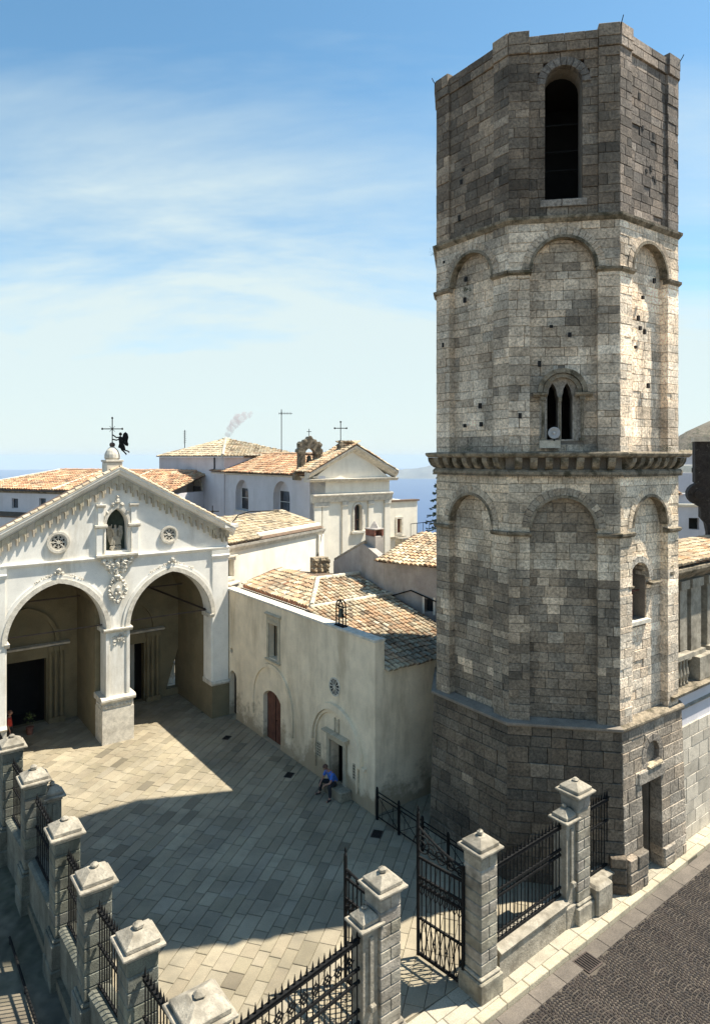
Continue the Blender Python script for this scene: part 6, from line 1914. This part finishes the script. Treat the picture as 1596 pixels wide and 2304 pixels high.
def hand_nodes(nodes, edges, wi, d, up, side, sc=1.0):
    """palm and five separate bent fingers leaving wrist node wi"""
    W_ = Vector(nodes[wi][:3]); d = Vector(d).normalized(); up = Vector(up).normalized(); sd = d.cross(up).normalized() * side
    def add(p, r, a):
        nodes.append((p.x, p.y, p.z, r)); edges.append((a, len(nodes) - 1)); return len(nodes) - 1
    pl = add(W_ + d * .05 * sc, .024 * sc, wi)
    for k, (o, L) in enumerate(((-.026, .062), (-.009, .074), (.009, .070), (.026, .055))):
        a = add(W_ + d * .095 * sc + sd * o * sc, .0105 * sc, pl)
        b = add(W_ + d * (.095 + L * .55) * sc + sd * o * 1.1 * sc - up * .012 * sc, .009 * sc, a)
        add(W_ + d * (.095 + L * .9) * sc + sd * o * 1.1 * sc - up * .036 * sc, .008 * sc, b)
    t = add(W_ + d * .045 * sc - sd * .036 * sc, .012 * sc, pl)
    add(W_ + d * .085 * sc - sd * .055 * sc - up * .012 * sc, .009 * sc, t)
def head(parent, c, face, r=.098, hair_mt='hair', hat=None):
    """skull with nose, eyes, mouth, ears and hair; face = direction it looks to"""
    f = Vector(face).normalized(); up = Vector((0, 0, 1)); up = (up - f * up.dot(f)).normalized(); sd = f.cross(up)
    c = Vector(c); m = M(); n = 14
    b = len(m.v)
    for i in range(11):
        ph = pi * i / 10
        for j in range(n):
            t = 2 * pi * j / n
            x, y, z = sin(ph) * cos(t), sin(ph) * sin(t), cos(ph)
            k = 1.0 - (.16 * max(0, -z)) * (1 - max(0, x) * .6)
            p = c + f * (x * r * 1.02 * k) + sd * (y * r * .80 * k) + up * (z * r * 1.22)
            if x > .75 and -.35 < z < .25: p += f * (.012 * (1 - abs(y) * 3) if abs(y) < .33 else 0)
            m.v.append(tuple(p))
    for i in range(10):
        for j in range(n): m.face([b + i * n + j, b + i * n + (j + 1) % n, b + (i + 1) * n + (j + 1) % n, b + (i + 1) * n + j])
    m.tube(tuple(c + f * r * .95 + up * r * .10), tuple(c + f * r * 1.16 - up * r * .22), r * .09, r * .15, 6)
    for s in (-1, 1): m.blob(tuple(c + sd * s * r * .82 - up * r * .05 - f * r * .05), r * .22, amp=.1, sc=(.6, .6, 1))
    hd = m.build('head', 'skin', parent, smooth=True)
    m = M()
    for s in (-1, 1): m.blob(tuple(c + f * r * .93 + sd * s * r * .33 + up * r * .12), r * .10, amp=0)
    m.tube(tuple(c + f * r * .90 - up * r * .52 - sd * r * .25), tuple(c + f * r * .90 - up * r * .52 + sd * r * .25), r * .05)
    m.build('eyes_and_mouth', 'dark_cloth', hd)
    m = M(); b = len(m.v)
    for i in range(6):
        ph = pi * .58 * i / 5
        for j in range(n):
            t = 2 * pi * j / n
            lim = .62 if cos(t) > .35 else 1.0
            p2 = ph * lim
            x, y, z = sin(p2) * cos(t), sin(p2) * sin(t), cos(p2)
            m.v.append(tuple(c + f * (x * r * 1.09) + sd * (y * r * .90) + up * (z * r * 1.30)))
    for i in range(5):
        for j in range(n): m.face([b + i * n + j, b + i * n + (j + 1) % n, b + (i + 1) * n + (j + 1) % n, b + (i + 1) * n + j])
    m.build('hair', hair_mt, parent, smooth=True)
# seated man in blue on the chapel step
mn = thing('person', 'seated man in blue shirt and dark trousers leaning forward on the chapel step', 'person', (14.62, 21.15, 0))
HIP = (14.66, 21.15, .47)
sh = {}
N_ = [(*HIP, (.13, .15)), (14.60, 21.15, .62, (.12, .14)), (14.48, 21.15, .82, (.125, .155)), (14.40, 21.15, .96, (.075, .09)), (14.345, 21.15, 1.03, .05), (14.30, 21.15, 1.08, .05)]
E_2 = [(0, 1), (1, 2), (2, 3), (3, 4), (4, 5)]
def limb(nodes, edges, start, pts):
    a = start
    for p in pts:
        nodes.append(p); edges.append((a, len(nodes) - 1)); a = len(nodes) - 1
    return a
ARM = {}; LEG = {}
for s, kv_, av_ in ((1, 21.44, 21.50), (-1, 20.86, 20.80)):
    ARM[s] = [(14.43, 21.15 + s * .19, .90, .058), (14.33, 21.15 + s * .26, .70, .046), (14.27, 21.15 + s * .25, .60, .042), (14.12, 21.15 + s * .14, .56, .030)]
    LEG[s] = [(14.56, 21.15 + s * .12, .47, .090), (14.22, kv_, .53, .066), (14.24, (kv_ + av_) / 2, .32, .058), (14.22, av_, .10, .042), (14.17, av_, .05, .042), (14.02, av_ + s * .05, .035, .036)]
    w_ = limb(N_, E_2, 2, ARM[s]); hand_nodes(N_, E_2, w_, (-.7, -s * .25, -.75), (-.5, 0, .6), s)
    limb(N_, E_2, 0, LEG[s])
skin_mesh('body', N_, E_2, 'skin', 1).build('body', 'skin', mn, smooth=True)
SN = [(14.66, 21.15, .50, (.15, .17)), (14.59, 21.15, .64, (.14, .16)), (14.475, 21.15, .83, (.145, .175)), (14.40, 21.15, .95, (.085, .10))]; SE = [(0, 1), (1, 2), (2, 3)]
for s in (1, -1): limb(SN, SE, 2, [(*ARM[s][0][:3], .074), (*ARM[s][1][:3], .062)])
skin_mesh('shirt', SN, SE, 'blue_shirt', 2, 1).build('shirt', 'blue_shirt', mn, smooth=True)
TN = [(14.68, 21.15, .45, (.15, .16))]; TE = []
for s in (1, -1): limb(TN, TE, 0, [(*LEG[s][0][:3], .105), (*LEG[s][1][:3], .080), (*LEG[s][2][:3], .072), (*LEG[s][3][:3], .058)])
skin_mesh('trousers', TN, TE, 'dark_cloth', 2).build('trousers', 'dark_cloth', mn, smooth=True)
for s in (1, -1):
    a, t_ = LEG[s][3], LEG[s][5]
    m = skin_mesh('shoe', [(a[0] + .05, a[1], .045, .045), (a[0] - .04, a[1], .045, .048), (t_[0], t_[1], .035, .040)], [(0, 1), (1, 2)], 'dark_cloth', 1); m.build('shoe', 'dark_cloth', mn, smooth=True)
head(mn, (14.25, 21.15, 1.15), (-.85, .12, -.52))
# standing person in red, half hidden by the left pier
wm = thing('person', 'person in a red top standing in the shade beside the left porch pier', 'person', (5.30, 33.0, 0))
def stand(c, face, h, parent, top_mt, leg_mt):
    f = Vector((face[0], face[1], 0)).normalized(); sd = Vector((-f.y, f.x, 0)); k = h / 1.75
    P = lambda x, y, z: tuple(Vector((c[0], c[1], c[2])) + f * x * k + sd * y * k + Vector((0, 0, z * k)))
    N = [(*P(0, 0, .95), (.12 * k, .15 * k)), (*P(0, 0, 1.15), (.105 * k, .13 * k)), (*P(0, 0, 1.36), (.11 * k, .15 * k)), (*P(0, 0, 1.47), .06 * k), (*P(.01, 0, 1.55), .05 * k)]
    Ed = [(0, 1), (1, 2), (2, 3), (3, 4)]
    A = {}; G = {}
    for s in (1, -1):
        A[s] = [(*P(0, s * .19, 1.40), .055 * k), (*P(-.03, s * .25, 1.14), .044 * k), (*P(.05, s * .24, .90), .030 * k)]
        G[s] = [(*P(0, s * .09, .90), .09 * k), (*P(.02, s * .10, .50), .062 * k), (*P(-.02, s * .11, .10), .042 * k), (*P(.12, s * .13, .04), .038 * k)]
        w_ = limb(N, Ed, 2, A[s]); hand_nodes(N, Ed, w_, Vector((0, 0, -1)) + f * .2, f, s, k); limb(N, Ed, 0, G[s])
    skin_mesh('body', N, Ed, 'skin', 1).build('body', 'skin', parent, smooth=True)
    T = [(*P(0, 0, .90), (.14 * k, .17 * k)), (*P(0, 0, 1.12), (.125 * k, .15 * k)), (*P(0, 0, 1.37), (.13 * k, .165 * k)), (*P(0, 0, 1.45), .075 * k)]; Te = [(0, 1), (1, 2), (2, 3)]
    for s in (1, -1): limb(T, Te, 2, [(*A[s][0][:3], .07 * k), (*A[s][1][:3], .058 * k)])
    skin_mesh('top', T, Te, top_mt, 2).build('top', top_mt, parent, smooth=True)
    T = [(*P(0, 0, .90), (.135 * k, .16 * k))]; Te = []
    for s in (1, -1): limb(T, Te, 0, [(*G[s][0][:3], .10 * k), (*G[s][1][:3], .075 * k), (*G[s][2][:3], .06 * k)])
    skin_mesh('trousers', T, Te, leg_mt, 2).build('trousers', leg_mt, parent, smooth=True)
    head(parent, P(.02, 0, 1.64), tuple(f), .098 * k)
stand((5.30, 33.0, 0), (1, -.3), 1.72, wm, 'red_cloth', 'dark_cloth')
# potted plant in the porch
pp = thing('potted_plant', 'small potted plant with pale leaves in the shade of the left porch bay', 'plant', (6.35, 34.2, 0))
m = M(); m.lathe((6.35, 34.2, 0), [(.12, 0), (.17, .30), (.19, .32), (.17, .34)], 12); m.build('pot', 'brick', pp)
m = M()
for i in range(90):
    t = Vector((random.gauss(0, 1), random.gauss(0, 1), random.gauss(.3, 1))).normalized(); p = Vector((6.35, 34.2, .72)) + t * random.uniform(.05, .28)
    s_ = Vector((random.gauss(0, 1), random.gauss(0, 1), random.gauss(0, 1))).normalized() * .035
    m.poly([tuple(p - s_), tuple(p + t * .06), tuple(p + s_), tuple(p - t * .05)], (3.5, 3.6, 3.0) if i % 3 == 0 else jit(.3))
m.build('leaves', 'weed', pp, kind='stuff')
# statue of an angel in the niche
stt = thing('niche_statue', 'weathered stone statue of a winged figure in the gable niche', 'statue', (9.39, 31.2, 8.7))
sc_ = 1.12 / 1.7
c = (9.39, 31.20, 8.80); f = Vector((0, -1, 0)); sd = Vector((1, 0, 0))
P = lambda x, y, z: tuple(Vector(c) + f * x * sc_ + sd * y * sc_ + Vector((0, 0, z * sc_)))
N = [(*P(0, 0, .85), (.13 * sc_, .16 * sc_)), (*P(.02, -.02, 1.08), (.11 * sc_, .13 * sc_)), (*P(.02, -.03, 1.32), (.12 * sc_, .16 * sc_)), (*P(.02, -.02, 1.44), .06 * sc_), (*P(.03, -.02, 1.56), .095 * sc_), (*P(.04, -.02, 1.68), .07 * sc_),
     (*P(.02, -.21, 1.36), .06 * sc_), (*P(.10, -.34, 1.45), .05 * sc_), (*P(.14, -.28, 1.72), .04 * sc_), (*P(.02, .17, 1.34), .06 * sc_), (*P(.12, .28, 1.12), .048 * sc_), (*P(.18, .22, .92), .04 * sc_),
     (*P(.0, -.10, .8), .12 * sc_), (*P(.08, -.12, .42), .09 * sc_), (*P(.02, -.12, .06), .07 * sc_), (*P(0, .10, .8), .12 * sc_), (*P(.02, .11, .42), .09 * sc_), (*P(-.02, .14, .06), .07 * sc_)]
Ed = [(0, 1), (1, 2), (2, 3), (3, 4), (4, 5), (2, 6), (6, 7), (7, 8), (2, 9), (9, 10), (10, 11), (0, 12), (12, 13), (13, 14), (0, 15), (15, 16), (16, 17)]
skin_mesh('figure', N, Ed, 'statue_stone', 2).build('figure', 'statue_stone', stt, smooth=True)
Fw = Fr((9.39, 31.26), -pi / 2)
for sg in (-1, 1):
    m = M(); m.prism(Fw, [(sg * .04, 9.55), (sg * .20, 9.85), (sg * .34, 9.80), (sg * .36, 9.5), (sg * .30, 9.2), (sg * .22, 8.98), (sg * .16, 9.2)], -.05, .0); m.build('wing', 'statue_stone', stt)
m = M(); m.cbox((9.39, 31.2), .22, .18, 8.70, 8.82, .02)
for i in range(8): m.blob((9.39 + random.uniform(-.2, .2), 31.12, 8.86), .08, amp=.6)
m.build('base', 'statue_stone', stt)
m = M(); m.prism(Fw, [(-.16, 9.35), (.16, 9.35), (.24, 8.98), (-.24, 8.98)], -.02, .14); m.build('skirt', 'statue_stone', stt)

# ------------------------------------------------------------------ smoke over the crossing roof
def volume_mat(name, col, dens):
    m = bpy.data.materials.new(name); m.use_nodes = True; t = m.node_tree
    t.nodes.remove(t.nodes['Principled BSDF'])
    v = nd(t, 'ShaderNodeVolumePrincipled'); v.inputs['Color'].default_value = (*col, 1); v.inputs['Density'].default_value = dens
    t.links.new(v.outputs[0], t.nodes['Material Output'].inputs['Volume'])
    MATS[name] = m
volume_mat('smoke', (.72, .52, .54), .8)
volume_mat('haze', (.66, .82, 1.0), 3.2e-5)
m = M()
for du, z, r in ((0, 15.2, .28), (.15, 15.7, .36), (.42, 16.2, .46), (.8, 16.7, .50), (1.25, 17.0, .42), (1.75, 17.15, .28)): m.blob((28.9 + du, 60 - du * .7, z), r, amp=.9, sc=(1.1, 1.1, 1.2))
m.build('smoke', 'smoke', kind='stuff')
hz = M(); hz.box(-60000, 60000, -60000, 60000, -1000, 110)
hz.build('haze', 'haze', kind='stuff').rotation_euler = (0, 0, 0)
